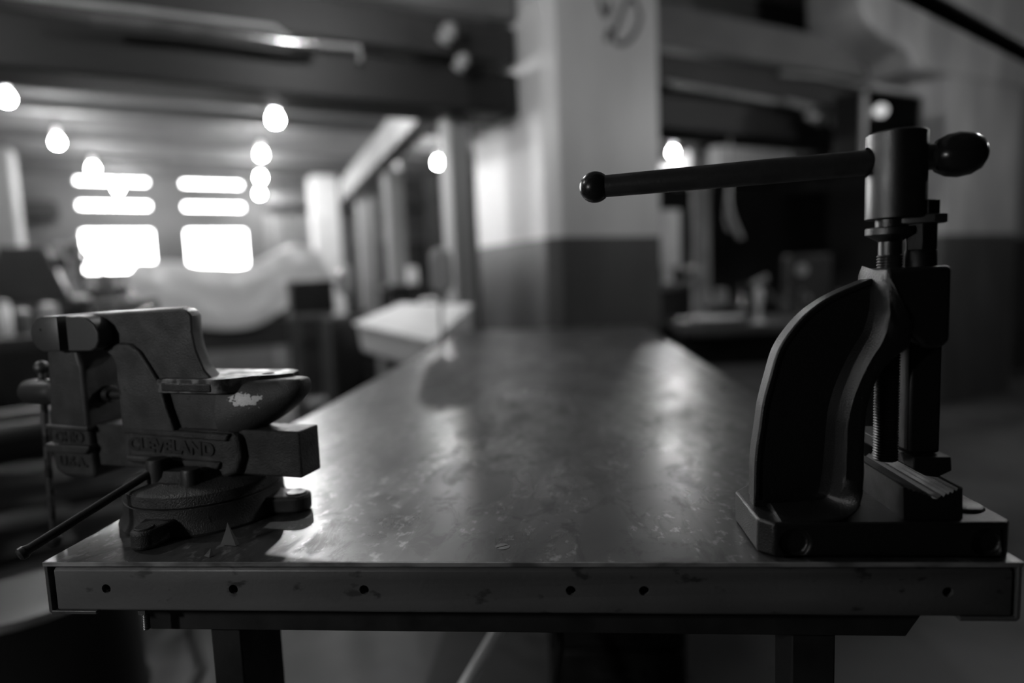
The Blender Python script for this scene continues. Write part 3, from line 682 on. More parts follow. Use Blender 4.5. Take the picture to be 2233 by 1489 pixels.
# insulator knobs near the column at the girder's end
for (nm, lab, px, rr) in (('insulator', 'pale fitting on the girder left of the column, upper of the two', [(-0.458, 1.479)], .05), ('insulator', 'pale fitting on the girder left of the column, lower of the two', [(-0.39, 1.348)], .042)):
    bm = bm_(); x, z = px[0]; lathe(bm, [(.012, -rr), (rr * .8, -rr * .7), (rr * .55, -rr * .2), (rr * .9, rr * .2), (rr * .5, rr), (.01, rr * 1.2)], 20, (x, .2, z + TT), (.3, -.5, .6)); tag(bobj(nm, bm, M['pale']), lab, 'fitting')

# timber partition: header and studs
def stud(px, xb, yb, w, d, ztop, label):
    bm = bm_(); box(bm, xb - w / 2, xb + w / 2, yb - d / 2, yb + d / 2, 0, ztop); return tag(bobj('timber_stud', bm, M['timber'], .006), label, 'post', 'timber studs of the open partition')
hz = TT + 1.155
bm = bm_(); h0 = (-0.422, 0.582, 1.155); h1 = (-0.11, 3.901, 1.155)
ang = math.atan2(h1[1] - h0[1], h1[0] - h0[0]); ln = math.hypot(h1[0] - h0[0], h1[1] - h0[1])
T = Matrix.Translation((h0[0], h0[1], 0)) @ Matrix.Rotation(ang, 4, 'Z'); box(bm, -.20, ln + .3, -.07, .07, hz + .001, hz + .21, T)
tag(bobj('timber_header', bm, M['timber'], .006), 'pale timber header beam running back above the open studs', 'beam')
for (q, s, lab) in (((-0.322, 0.485, 1.155), .115, 'pale timber stud nearest the painted column'), ((-0.165, 2.197, 1.155), .125, 'middle pale timber stud of the open partition'), ((0.039, 3.875, 1.155), .15, 'far pale timber stud at the end of the header beam'),):
    bm = bm_(); box(bm, q[0] - s / 2, q[0] + s / 2, q[1] - s / 2, q[1] + s * .9, 0, hz); tag(bobj('timber_stud', bm, M['timber'], .006), lab, 'post', 'timber studs of the open partition')
# far white columns
for (q, w, lab) in (((-0.107, 5.2, 0.377), .32, 'white painted post against the far wall right of the windows'), ((-3.172, 4.4, 0.626), .26, 'white post at the left edge beyond the machinery')):
    bm = bm_(); box(bm, q[0] - w / 2, q[0] + w / 2, q[1], q[1] + w, 0, TT + 1.60); tag(bobj('post', bm, M['white'] if q[0] > -2 else M['timber'], .02), lab, 'post')
# cladding strips on the far wall
for k, px in enumerate([-0.634, -0.503, -0.334, -0.162, -0.024]):
    bm = bm_(); box(bm, px - .05, px + .05, 6.40, 6.498, .0, TT + 1.25); tag(bobj('wall_panel_strip', bm, M['pale'], .004), 'narrow pale panel strip standing against the far wall right of the windows', 'panel', 'panel strips on the far wall')
bm = bm_(); box(bm, X0, -3.0, 6.2, 6.45, TT + 1.15, TT + 1.35); struct(bobj('trim_1', bm, M['darkwall']))
bm = bm_(); box(bm, -.7, X1, 6.2, 6.45, TT + 1.35, TT + 1.55); struct(bobj('trim_2', bm, M['joist']))

# ---- hanging bulbs
bulbs = [((-2.585, 2.018, 1.45), 'lit bulb at the left edge of the ceiling, nearest of its row'), ((-2.522, 3.26, 1.45), 'lit bulb second from the left edge above the window'),
         ((-2.421, 4.452, 1.45), 'lit bulb hanging before the top left window pane'), ((-2.32, 5.715, 1.45), 'lit bulb lowest of the left row before the window'),
         ((-1.21, 0.884, 1.17), 'lit bulb nearest in the middle row left of the column'), ((-1.021, 3.344, 1.45), 'lit bulb second in the middle row right of the windows'),
         ((-0.906, 4.621, 1.45), 'lit bulb third in the middle row right of the windows'), ((-0.791, 5.93, 1.45), 'lit bulb lowest of the middle row right of the windows'),
         ((0.657, 3.311, 1.45), 'lit bulb framed by the open timber studs'), ((2.753, 2.183, 1.45), 'lit bulb just right of the column above the handle bar')]
proto = None
for (q, lab) in bulbs:
    if proto is None:
        proto = thing('light_bulb', lab, 'light bulb', (0, 0, 0), 0, 'bare bulbs under the ceiling')
        bm = bm_(); lathe(bm, [(.013, .046), (.018, .036), (.029, .018), (.034, 0), (.031, -.018), (.020, -.030), (.001, -.035)], 20); obj('glass', bm, M['bulb'], proto)
        bm = bm_(); lathe(bm, [(.016, .040), (.019, .045), (.019, .10), (.010, .11)], 16); obj('socket', bm, M['white'], proto)
        bm = bm_(); cyl(bm, (0, 0, .1), (0, 0, .965), .004, seg=8); obj('cord', bm, M['rubber'], proto)
        proto.location = bw(q[0], q[1], q[2] + TT)
    else: copy_tree(proto, bw(q[0], q[1], q[2] + TT), label=lab)
# the rows go on towards and behind the bench, out of the picture; the last bulb is added to light the pillar
for (x, y, lab) in ((-2.75, .72, 'lit bulb of the left row before the girder'), (-2.85, -.9, 'lit bulb of the left row beside the bench'), 
                    (-1.1, .80, 'lit bulb of the middle row hidden behind the lower girder'), (-1.12, -.50, 'lit bulb hanging above the far half of the bench'), (1.9, -1.5, 'lit bulb above the right of the bench'), (3.4, -1.9, 'unseen bulb added to light the right pillar')):
    cb_ = copy_tree(proto, bw(x, y, 1.45 + TT), label=lab)
    if 'hidden behind' in lab or 'far half' in lab:          # weaker lamps than the rest of the row
        for g_ in cb_.children:
            if g_.name.startswith('glass'): g_.data = g_.data.copy(); g_.data.materials[0] = M['bulbweak']
wlm = thing('added_lamp', 'unseen bare lamp added left of the bench to light its front', 'lamp', (-.47, -.63, TT + .36))  # unseen lamp, added so the bench front is brighter towards the left
bm = bm_(); lathe(bm, [(.013, .046), (.018, .036), (.029, .018), (.034, 0), (.031, -.018), (.020, -.030), (.001, -.035)], 20); obj('glass', bm, M['low'], wlm)
bm = bm_(); lathe(bm, [(.016, .040), (.019, .045), (.019, .10), (.010, .11)], 16); obj('socket', bm, M['white'], wlm)
bm = bm_(); cyl(bm, (0, 0, .1), (0, 0, H - TT - .36), .004, seg=8); obj('cord', bm, M['rubber'], wlm)
q = (0.3, 3.569, 1.4)
d_ = thing('light_bulb', 'dim frosted bulb under the timber header beside the middle stud', 'light bulb', bw(q[0], q[1], q[2] + TT))
bm = bm_(); lathe(bm, [(.02, .055), (.045, .03), (.055, 0), (.045, -.03), (.001, -.05)], 20); obj('glass', bm, M['dim'], d_)
bm = bm_(); lathe(bm, [(.02, .05), (.02, .09)], 12); obj('socket', bm, M['white'], d_)
bm = bm_(); cyl(bm, (0, 0, .08), (0, 0, .95), .004, seg=8); obj('cord', bm, M['rubber'], d_)

# ================================================================= LEFT BACKGROUND
def bt(name, label, cat, q, rot=0, group=None):
    return thing(name, label, cat, bw(q[0], q[1], 0), AB + rot, group)
# machine under a plastic sheet
q = (-1.406, 3.281, -0.075)
mach = bt('covered_lathe', 'dark machine on legs mostly hidden under a cloudy plastic sheet', 'machine', q)
bm = bm_(); box(bm, -.62, .66, -.26, .26, .62, .86); box(bm, -.6, -.2, -.22, .22, .86, 1.20); box(bm, -.2, .6, -.12, .12, .86, 1.08); obj('bed', bm, M['dark'], mach, .02)
for sx in (-.62, .58):
    bm = bm_(); box(bm, sx - .13, sx + .13, -.22, .22, 0, .62); obj('pedestal', bm, M['dark'], mach, .02)
bm = bm_(); nx, ny = 56, 26; vg = []
rng = random.Random(3)
for i in range(nx + 1):
    row = []
    for j in range(ny + 1):
        u, v = i / nx, j / ny; x = -.74 + 1.50 * u; s = (v - .5) * 2
        y_ = max(-.36, min(.36, s * .62)); over = max(0, abs(s) * .62 - .36)
        topz = 1.34 + .12 * math.exp(-((u - .82) / .13) ** 2) + .03 * math.sin(u * 9) - .35 * max(0, .10 - u) / .10 - .16 * max(0, u - .93) / .07
        edge = .34 + .12 * math.sin(u * PI * .9 + .2)
        z = topz - .12 * (abs(s) ** 2) * .6 - over * (edge / .26) * 1.0
        fold = .007 * math.sin(u * 34 + v * 6 + 2 * math.sin(v * 5)) + .016 * math.sin(30 * abs(s) + 7 * (u - .5) ** 2 * 4 + 1.5 * math.sin(u * 9)) * min(1, over * 9 + .3)
        row.append(bm.verts.new((x + fold * .3, y_ + (fold if over > 0 else 0) * (1 if s > 0 else -1) + (.05 * math.sin(u * 12) if over > 0 else 0) * 0, z + (fold * .6 if over == 0 else 0))))
    vg.append(row)
for i in range(nx):
    for j in range(ny): bm.faces.new((vg[i][j], vg[i + 1][j], vg[i + 1][j + 1], vg[i][j + 1]))
sh_ = obj('plastic_sheet', bm, M['sheet'], angle=180); sh_.location = bw(q[0], q[1], 0.02); sh_.rotation_euler = (0, 0, AB); sh_.scale = (1.14, 1.1, 1.0); mach.scale = (1.14, 1.1, 1.0)
tag(sh_, 'cloudy white plastic sheet draped over the machine before the windows', 'sheet')

# heaped machinery at the left: lathe-like machine on a bench
q = (-2.85, 1.32, 0)
lt = bt('metal_lathe', 'dark old lathe with gears and wheels at the left under the windows', 'machine', q, .1)
bm = bm_(); box(bm, -1.0, .85, -.16, .16, .80, .94); box(bm, -.95, -.45, -.2, .2, .94, 1.16); obj('bed', bm, M['dark'], lt, .015)
bm = bm_(); lathe(bm, [(.001, 0), (.15, .0), (.16, .02), (.16, .07), (.1, .09), (.07, .2), (.05, .22)], 28, (-.45, 0, 1.13), (1, 0, 0)); obj('chuck', bm, M['mid'], lt)
bm = bm_(); prism(bm, [(.2, .94), (.25, 1.2), (.42, 1.2), (.5, .94)], -.1, .1); cyl(bm, (.1, 0, 1.13), (.5, 0, 1.13), .035); obj('tailstock', bm, M['dark'], lt, .01)
bm = bm_(); box(bm, -.2, .1, -.24, .2, .94, 1.0); box(bm, -.12, .02, -.18, .02, 1.0, 1.10); obj('carriage', bm, M['mid'], lt, .008)
def wheel(bm, c, r, ax=(0, -1, 0), t=.012):
    T = Matrix.Translation(c) @ frame_to(ax)
    pts = [T @ Vector((r * math.cos(2 * PI * k / 24), r * math.sin(2 * PI * k / 24), 0)) for k in range(25)]; tube(bm, pts, t, 8)
    for k in range(4): a = k * PI / 2; cyl(bm, T @ Vector((0, 0, 0)), T @ Vector((r * math.cos(a), r * math.sin(a), 0)), t * .7, seg=8)
    cyl(bm, T @ Vector((0, 0, -.03)), T @ Vector((0, 0, .03)), t * 2, seg=12)
bm = bm_(); wheel(bm, (-.05, -.27, .97), .09); obj('handwheel', bm, M['shiny'], lt)
bm = bm_(); wheel(bm, (.55, -.02, 1.13), .1, (1, 0, 0)); obj('handwheel', bm, M['mid'], lt)
bm = bm_(); cyl(bm, (-.98, -.05, 1.0), (-.93, -.05, 1.0), .17, seg=28); cyl(bm, (-.98, -.05, 1.22), (-.93, -.05, 1.22), .08, seg=20); obj('gear', bm, M['dark'], lt, .004)
for sx in (-.75, .6):
    bm = bm_(); prism(bm, [(sx - .2, 0), (sx - .12, .8), (sx + .12, .8), (sx + .2, 0)], -.16, .16); obj('leg', bm, M['dark'], lt, .01)
lt.scale = (1.15, 1.15, 1.17)
# things heaped on and before it
def box_thing(nm, label, cat, q, w, d, h, m, rot=0, z0=None, lid=False, bevel=.006):
    """closed crate-like thing whose base centre is q (building), z from the table frame"""
    o = bt(nm, label, cat, q, rot); zz = (q[2] + TT) if z0 is None else z0; o.location.z = zz
    bm = bm_(); box(bm, -w / 2, w / 2, -d / 2, d / 2, 0, h); obj('body', bm, m, o, bevel)
    if lid: bm = bm_(); box(bm, -w / 2 - .01, w / 2 + .01, -d / 2 - .01, d / 2 + .01, h, h + .025); obj('lid', bm, m, o, bevel)
    return o
def can(nm, label, q, r, h, m, cat='can', z0=None):
    o = bt(nm, label, cat, q); o.location.z = (q[2] + TT) if z0 is None else z0
    bm = bm_(); lathe(bm, [(r, 0), (r, h * .92), (r * .92, h * .95), (r * .92, h)], 20); obj('body', bm, m, o)
    bm = bm_(); lathe(bm, [(r * .9, h), (r * .9, h + .012), (r * .3, h + .02)], 20); obj('lid', bm, M['pale'], o); return o
def motor(q, z0, rot, lab, r=.11, l=.3):
    o = bt('electric_motor', lab, 'motor', q, rot); o.location.z = z0
    bm = bm_(); cyl(bm, (-l / 2, 0, r + .02), (l / 2, 0, r + .02), r, seg=28); obj('body', bm, M['dark'], o, .01)
    bm = bm_(); box(bm, -l * .35, l * .35, -r * .8, r * .8, 0, .025); obj('foot', bm, M['dark'], o, .003)
    bm = bm_(); cyl(bm, (l / 2, 0, r + .02), (l / 2 + .06, 0, r + .02), .015, seg=12); obj('shaft', bm, M['shiny'], o)
    bm = bm_(); box(bm, -.05, .05, -r * .5, r * .5, 2 * r + .015, 2 * r + .05); obj('junction_box', bm, M['mid'], o, .004); return o
zh = 1.16 * 1.17 + .002; hq = (-2.85 - .75, 1.32 - .08, 0)
motor(hq, zh, .5, 'dark electric motor on the headstock of the old lathe', .085, .26)
hs = (-2.45, 2.18, 0)
hb = bt('machine_bench', 'dark bench heaped with machine parts under the left window', 'workbench', hs, 0)
bm = bm_(); box(bm, -1.5, .34, -.3, .3, .96, 1.02); obj('bench_top', bm, M['dark'], hb, .004)
for sx in (-1.4, .26):
    for sy in (-.25, .25): bm = bm_(); box(bm, sx - .04, sx + .04, sy - .04, sy + .04, 0, .96); obj('leg', bm, M['dark'], hb)
bm = bm_(); box(bm, -1.36, .22, -.2, .29, .1, .92); obj('drawer_case', bm, M['dark'], hb, .004)
def on_hb(dx, dy): return (hs[0] + dx, hs[1] + dy, 0)
motor(on_hb(-.17, .05), 1.0205, .3, 'large dark motor in the middle of the heaped bench', .15, .36)
motor(on_hb(.24, .20), 1.0205, -.2, 'small dark motor at the right end of the heaped bench', .09, .24)
for (dx, dy, w, d, h, z, m_, lab) in ((-.62, .05, .40, .4, .42, 1.0205, 'dark', 'large dark crate at the left end of the heaped bench'), (-.58, .05, .26, .26, .10, 1.4655, 'dark2', 'small charcoal box on the large dark crate'),
                                (-.92, .05, .14, .3, .24, 1.0205, 'dark2', 'charcoal box left of the large dark crate'), (-.92, .02, .12, .16, .10, 1.2855, 'mid', 'small grey box on the charcoal box under the window'),
                                (-.34, -.22, .08, .12, .2, 1.0205, 'mid', 'narrow grey tin box beside the large dark crate')):
    o = box_thing('parts_box', lab, 'box', on_hb(dx, dy), w, d, h, M[m_], z0=z, lid=True)
hw_ = bt('loose_handwheel', 'spoked handwheel leaning on the heaped bench before the window', 'handwheel', on_hb(-.10, -.24)); hw_.location.z = 1.02
bm = bm_(); wheel(bm, (0, 0, .135), .12, (0, -1, .15), .013); obj('wheel', bm, M['mid'], hw_)
lsd = bt('task_lamp', 'thin dark task lamp silhouetted against the left window', 'lamp', on_hb(.26, -.2)); lsd.location.z = 1.0205
bm = bm_(); lathe(bm, [(.07, 0), (.07, .015), (.01, .025)], 20); obj('base', bm, M['dark'], lsd); bm = bm_(); tube(bm, [(0, 0, .02), (.01, 0, .26), (-.10, -.02, .42)], .011, 8); obj('arm', bm, M['dark'], lsd)
bm = bm_(); lathe(bm, [(.02, 0), (.03, .04), (.07, .11)], 20, (-.10, -.02, .43), (-.8, 0, -.45)); obj('shade', bm, M['dark'], lsd)
# long low bench before the lathe carrying small bright bits
q = (-2.173, 0.646, 0.097)
lb2 = bt('low_bench', 'dark low bench at the left below the lathe, behind the vise', 'workbench', q, .1)
hb2 = q[2] + TT
bm = bm_(); box(bm, -1.3, .35, -.3, .3, hb2 - .06, hb2); obj('bench_top', bm, M['dark'], lb2, .005)
for sx in (-1.2, .25):
    for sy in (-.24, .24): bm = bm_(); box(bm, sx - .03, sx + .03, sy - .03, sy + .03, 0, hb2 - .06); obj('leg', bm, M['dark'], lb2)
bm = bm_(); box(bm, -1.2, .25, -.25, .25, .25, .28); obj('shelf', bm, M['dark'], lb2)
def on_low(dx, dy):
    v = Matrix.Rotation(.1, 4, 'Z') @ Vector((dx, dy, 0)); return (q_low[0] + v.x, q_low[1] + v.y, q_low[2])
q_low = (-2.173, 0.646, 0.097)
items = [(-.262, .02, .028, .13, 'white', 'tall white can on the low bench left of the vise'), (-.19, -.07, .035, .09, 'mid', 'grey can beside the tall white can on the low bench'), (-.105, .05, .04, .11, 'pale', 'squat pale can on the low bench behind the vise'),
         (-.36, .12, .05, .16, 'dark', 'dark can at the far left of the low bench'), (.02, .12, .045, .14, 'dark', 'dark can on the low bench just above the vise jaw')]
for dx, dy, r, h, mm, lab in items: can('can', lab, on_low(dx, dy), r, h, M[mm], z0=hb2 + .0005)
o = bt('angle_grinder', 'dark power tool lying on the low bench', 'power tool', on_low(.15, 0.05), .4); o.location.z = hb2
bm = bm_(); cyl(bm, (-.12, 0, .045), (.1, 0, .045), .035, .03); obj('body', bm, M['dark'], o, .004); bm = bm_(); cyl(bm, (.1, 0, .03), (.17, 0, .055), .03, .035); obj('gear_head', bm, M['shiny'], o); bm = bm_(); cyl(bm, (.15, 0, .001), (.15, 0, .01), .06, seg=28); obj('disc', bm, M['mid'], o)
# stock bars lying on a rack lower left
rk = bt('pipe_rack', 'dark steel rack behind the vise at the left edge', 'rack', (-2.172, -0.508, -0.129), .25)
rz = -0.129 + TT
for sx in (-.5, .5):
    bm = bm_(); box(bm, sx - .02, sx + .02, -.25, .25, rz - .05, rz); box(bm, sx - .02, sx + .02, -.25, -.21, 0, rz - .05); box(bm, sx - .02, sx + .02, .21, .25, 0, rz + .12); obj('upright', bm, M['dark'], rk, .002)
R3 = Matrix.Rotation(.25, 4, 'Z'); qq = (-2.172, -0.508, -0.129)
for k, (dy, r, m_, lab) in enumerate(((-.17, .022, 'mid', 'grey pipe lying on the rack, front one'), (-.10, .015, 'shiny', 'thin bright rod lying on the rack behind the front pipe'), (-.03, .026, 'dark', 'thick dark pipe lying in the middle of the rack'), (.05, .018, 'pale', 'pale pipe lying on the rack behind the thick dark one'), (.13, .02, 'mid', 'grey pipe at the back of the rack'))):
    v = R3 @ Vector((0, dy, 0)); o = None
    bm = bm_(); cyl(bm, (-.9 + .05 * k, 0, 0), (.62 - .04 * k, 0, 0), r, seg=16); o = obj('pipe', bm, M[m_]); o.location = bw(qq[0] + v.x, qq[1] + v.y, rz + r + .0005); o.rotation_euler = (0, 0, AB + .25); tag(o, lab, 'pipe', 'stock on the pipe rack')
# dark drum and hose in the lower left corner
dq = (-2.059, -1.252, -0.212)
o = bt('drum', 'dark steel drum at the lower left beside the bench', 'drum', dq)
bm = bm_(); lathe(bm, [(.20, .001), (.205, .02), (.2, .04), (.2, .25), (.207, .27), (.2, .29), (.2, .52), (.205, .54), (.19, .55), (.19, .53), (.001, .53)], 40); obj('body', bm, M['dark'], o)
bm = bm_(); lathe(bm, [(.03, .53), (.03, .55), (.001, .55)], 16, (.1, 0, 0)); obj('bung', bm, M['mid'], o)
fh = [(-1.448, 1.245, -0.86), (-1.331, 1.446, -0.86), (-1.246, 1.767, -0.86), (-1.271, 2.192, -0.86), (-1.241, 2.561, -0.86)]
bm = bm_(); tube(bm, [(x, y, .0205) for x, y, z in fh], .02, 12); tag(obj('floor_hose', bm, M['rubber']), 'black hose lying across the concrete floor at lower left', 'hose')
fh = [(-1.365, 2.249, -0.86), (-0.911, 1.548, -0.86), (-0.597, 1.142, -0.86), (-0.544, 0.924, -0.86)]
bm = bm_(); tube(bm, [(x, y, .0125) for x, y, z in fh], .012, 12); tag(obj('power_cord', bm, M['rubber']), 'thin black cord on the floor left of the bench leg', 'cord')

# dark box on a stand, dark cabinet
q = (-1.073, 0.987, 0.079)
st = bt('machine_stand', 'small steel stand carrying a dark box left of the white washer', 'stand', q); zt = q[2] + TT + .02
bm = bm_(); box(bm, -.125, .10, -.12, .12, zt - .03, zt); obj('stand_top', bm, M['mid'], st, .004)
for sx in (-.10, .08):
    for sy in (-.10, .10): bm = bm_(); box(bm, sx - .018, sx + .018, sy - .018, sy + .018, 0, zt - .03); obj('leg', bm, M['mid'], st)
bm = bm_(); box(bm, -.11, .09, -.11, .11, zt * .45, zt * .45 + .02); obj('shelf', bm, M['mid'], st)
box_thing('equipment_box', 'dark flat-sided box sitting on the small steel stand', 'box', q, .235, .18, .165, M['dark'], z0=zt + .0005, lid=True)
q = (-0.963, 0.548, -0.308)
cb = bt('steel_cabinet', 'black steel cabinet on the floor between the stand and the white washer', 'cabinet', (q[0], q[1]))
ch_ = 0.094 + TT
bm = bm_(); box(bm, -.115, .115, -.12, .12, 0, ch_); obj('body', bm, M['blacksteel'], cb, .006)
bm = bm_(); box(bm, -.105, .105, -.132, -.12, .05, ch_ - .05); dr = obj('door', bm, M['dark'], cb, .003); bm = bm_(); cyl(bm, (.08, -.145, ch_ * .5), (.08, -.145, ch_ * .6), .006, seg=8); box(bm, .076, .084, -.145, -.132, ch_ * .51, ch_ * .515); obj('handle', bm, M['shiny'], dr)
# pedestal grinder: pale round head on an arm
q = (-0.951, 0.609, 0.279); zc = q[2] + TT
pg = bt('bench_grinder', 'pale rounded machine head on a leaning arm above the black cabinet', 'grinder', q)
bm = bm_(); lathe(bm, [(.01, -.075), (.035, -.07), (.048, -.02), (.045, .03), (.03, .07), (.01, .08)], 24, (0, 0, zc), (.15, 0, 1)); obj('head', bm, M['pale'], pg)
bm = bm_(); ball(bm, (-.035, -.035, zc + .03), .018, 14); obj('knob', bm, M['shiny'], pg)
bm = bm_(); tube(bm, [(.0, 0, zc - .06), (.03, 0, zc - .17), (.055, 0, zc - .26), (.06, -.01, ch_ + .01)], .015, 10); obj('arm', bm, M['mid'], pg)
bm = bm_(); ball(bm, (.055, -.02, zc - .27), .022, 14); obj('joint', bm, M['pale'], pg)
bm = bm_(); cyl(bm, (.06, -.01, ch_ + .0005), (.06, -.01, ch_ + .02), .05); obj('foot', bm, M['dark'], pg)

# white parts washer with sloping lid
wr = math.radians(20)
pw = thing('parts_washer', 'white sheet-metal parts washer with a sloping lid left of the column', 'parts washer', (-.09, 2.28, 0), -wr * 0 + math.radians(-20))
def quadbox(bm, lo, hi):
    vs = [bm.verts.new(p) for p in lo + hi]
    for f in ((3, 2, 1, 0), (4, 5, 6, 7), (0, 1, 5, 4), (1, 2, 6, 5), (2, 3, 7, 6), (3, 0, 4, 7)): bm.faces.new([vs[i] for i in f])
wl, wd = .43, .40
bm = bm_(); quadbox(bm, [(-wl, .02, TT - .07), (0, .0, TT - .17), (0, wd, TT - .17), (-wl, wd, TT - .10)], [(-wl, 0, TT + .060), (0, 0, TT - .030), (0, wd, TT + .12), (-wl, wd, TT + .135)]); obj('tank', bm, M['white'], pw, .02, 3)
bm = bm_(); quadbox(bm, [(-wl - .008, -.012, TT + .061), (.008, -.012, TT - .029), (.008, wd, TT + .121), (-wl - .008, wd, TT + .136)], [(-wl - .008, -.012, TT + .075), (.008, -.012, TT - .015), (.008, wd, TT + .135), (-wl - .008, wd, TT + .150)]); obj('lid', bm, M['white'], pw, .006)
bm = bm_(); tube(bm, [(-.28, wd - .05, TT + .13), (-.28, wd - .05, TT + .16), (-.2, wd - .05, TT + .17), (-.14, wd - .05, TT + .13)], .010, 8); obj('lid_handle', bm, M['white'], pw)
for sx in (-wl + .04, -.04):
    for sy in (.05, wd - .04): bm = bm_(); box(bm, sx - .02, sx + .02, sy - .02, sy + .02, 0, TT - .12); obj('leg', bm, M['dark'], pw)
# oval guard on a thin pole
gx, gy = (-0.002, 2.136)
zt0 = 0.204 + TT; zt1 = 0.401 + TT
ov = thing('pole_guard', 'grey oval guard upright on a thin pale pole before the white washer', 'machine guard', (gx, gy, 0))
w_ = .046
bm = bm_(); n = 12; pts = [(w_ * math.cos(k * PI / n), zt1 - w_ + w_ * math.sin(k * PI / n)) for k in range(n + 1)] + [(w_ * math.cos(PI + k * PI / n), zt0 + w_ + w_ * math.sin(PI + k * PI / n)) for k in range(n + 1)]
prism(bm, pts, -.03, .03); obj('guard', bm, M['pale'], ov, .012, 3)
bm = bm_(); cyl(bm, (-.012, 0, .012), (-.012, 0, zt0 + .01), .0085, seg=12); obj('pole', bm, M['pale'], ov)
bm = bm_(); lathe(bm, [(.03, .0005), (.03, .01), (.012, .02)], 24, (-.012, 0, 0)); obj('base', bm, M['dark'], ov)
# things seen between the studs
q = (-0.117, 1.984, 0.238)
box_thing('white_canister', 'small white canister on the ledge between the timber studs', 'canister', q, .07, .07, .14, M['white'])
bm = bm_(); zq = q[2] + TT; q3 = q; box(bm, q3[0] - .22, q3[0] + .5, q3[1] - .1, q3[1] + .25, zq - .04, zq - .0005); box(bm, q3[0] - .20, q3[0] - .16, q3[1], q3[1] + .04, 0, zq - .04); box(bm, q3[0] + .28, q3[0] + .32, q3[1], q3[1] + .04, 0, zq - .04)
tag(bobj('ledge', bm, M['dark'], .004), 'dark ledge behind the timber studs carrying the white canister', 'shelf')
bm = bm_(); dq = (1.318, 5.6, 0.975); box(bm, dq[0] - 1.0, dq[0] + 2.4, 5.6, 5.75, 0, TT + .80); tag(bobj('dark_partition', bm, M['darkwall']), 'dark partition panel seen through the timber studs', 'partition')

# ================================================================= RIGHT BACKGROUND
bm = bm_(); box(bm, .9, 8.0, 4.3, 4.45, 0, TT + 1.5); tag(bobj('dark_partition', bm, M['darkwall']), 'dark partition wall behind the cluttered bench on the right', 'partition')
q = (0.945, -0.448, -0.03); zt = q[2] + TT
rb = thing('cluttered_workbench', 'dark cluttered workbench right of the column', 'workbench', bw(q[0], q[1], 0), AB - math.radians(28))
rbm = rb.matrix_basis.copy()
bm = bm_(); prism(bm, [(-.40, -.02), (-.30, -.10), (.62, -.10), (.75, .0), (.75, .62), (-.35, .62)], zt - .05, zt, 'xy'); obj('bench_top', bm, M['mid'], rb, .006)
bm = bm_(); box(bm, -.33, .70, .0, .55, zt - .22, zt - .05); obj('apron', bm, M['dark'], rb, .004)
for sx in (-.28, .64):
    for sy in (.04, .5): bm = bm_(); box(bm, sx - .035, sx + .035, sy - .035, sy + .035, 0, zt - .22); obj('leg', bm, M['dark'], rb)
RA = AB - math.radians(28)
def on_rb(dx, dy): return rb.location + (Matrix.Rotation(RA, 4, 'Z') @ Vector((dx, dy, zt + .0005)))
def rbt(nm, lab, cat, dx, dy, rot=0): return thing(nm, lab, cat, on_rb(dx, dy), RA + rot)
# pale round tray
o = rbt('round_tray', 'pale shallow round tray at the left end of the cluttered bench', 'tray', -.17, .08); bm = bm_(); lathe(bm, [(.001, 0), (.12, 0), (.15, .02), (.16, .035), (.15, .036), (.115, .008), (.001, .007)], 36); obj('tray', bm, M['white'], o)
# small pale drill press like tool
o = rbt('clamp_tool', 'pale upright hand tool with a tilted head standing on the cluttered bench', 'tool', .035, .0)
bm = bm_(); lathe(bm, [(.035, 0), (.035, .008), (.013, .02), (.012, .08), (.021, .10), (.023, .17), (.015, .19)], 20); obj('body', bm, M['white'], o)
bm = bm_(); cyl(bm, (-.035, 0, .20), (.045, 0, .24), .021, .018); obj('head', bm, M['pale'], o); bm = bm_(); tube(bm, [(.01, 0, .19), (.06, 0, .15), (.10, 0, .10)], [.016, .013, .016], 10); obj('arm', bm, M['mid'], o)
# small vise / bottles
o = rbt('small_vise', 'small pale vise behind the round tray on the cluttered bench', 'vise', -.10, .38)
bm = bm_(); box(bm, -.06, .06, -.05, .05, 0, .03); cyl(bm, (0, 0, .03), (0, 0, .08), .03); obj('base', bm, M['mid'], o, .004)
bm = bm_(); box(bm, -.08, .09, -.03, .03, .08, .125); box(bm, -.05, -.01, -.035, .035, .12, .18); obj('body', bm, M['pale'], o, .006); bm = bm_(); box(bm, .03, .08, -.035, .035, .125, .18); obj('jaw', bm, M['pale'], o, .006)
bm = bm_(); cyl(bm, (.12, -.06, .06), (.14, .06, .14), .006, seg=8); obj('handle', bm, M['shiny'], o)
o = rbt('oil_can', 'small bright oil can near the column on the cluttered bench', 'can', .10, .45); bm = bm_(); lathe(bm, [(.04, 0), (.042, .06), (.02, .09), (.006, .11), (.003, .2)], 20); obj('body', bm, M['shiny'], o); bm = bm_(); tube(bm, [(.04, 0, .02), (.07, 0, .04), (.04, 0, .07)], .004, 8); obj('handle', bm, M['mid'], o)
for k, (dx, dy, r, h, mm, lab) in enumerate(((.30, .30, .028, .10, 'mid', 'grey jar in the middle of the cluttered bench'), (.34, .16, .02, .05, 'shiny', 'tiny bright tin on the cluttered bench'), (.42, .34, .022, .14, 'dark', 'dark jar before the grey box on the cluttered bench'))):
    o = rbt('jar', lab, 'jar', dx, dy); bm = bm_(); lathe(bm, [(r, 0), (r, h * .8), (r * .7, h * .9), (r * .7, h)], 18); obj('body', bm, M[mm], o); bm = bm_(); lathe(bm, [(r * .75, h), (r * .75, h + .015), (.001, h + .015)], 18); obj('lid', bm, M['shiny'], o)
o = rbt('spray_bottle', 'white leaning squeeze bottle at the right of the cluttered bench', 'bottle', .62, .40); bm = bm_(); lathe(bm, [(.022, 0), (.024, .05), (.022, .085), (.010, .10), (.008, .12)], 18, axis=(.3, 0, 1)); obj('body', bm, M['white'], o); bm = bm_(); cyl(bm, (.036, 0, .117), (.044, 0, .14), .010); obj('cap', bm, M['pale'], o)
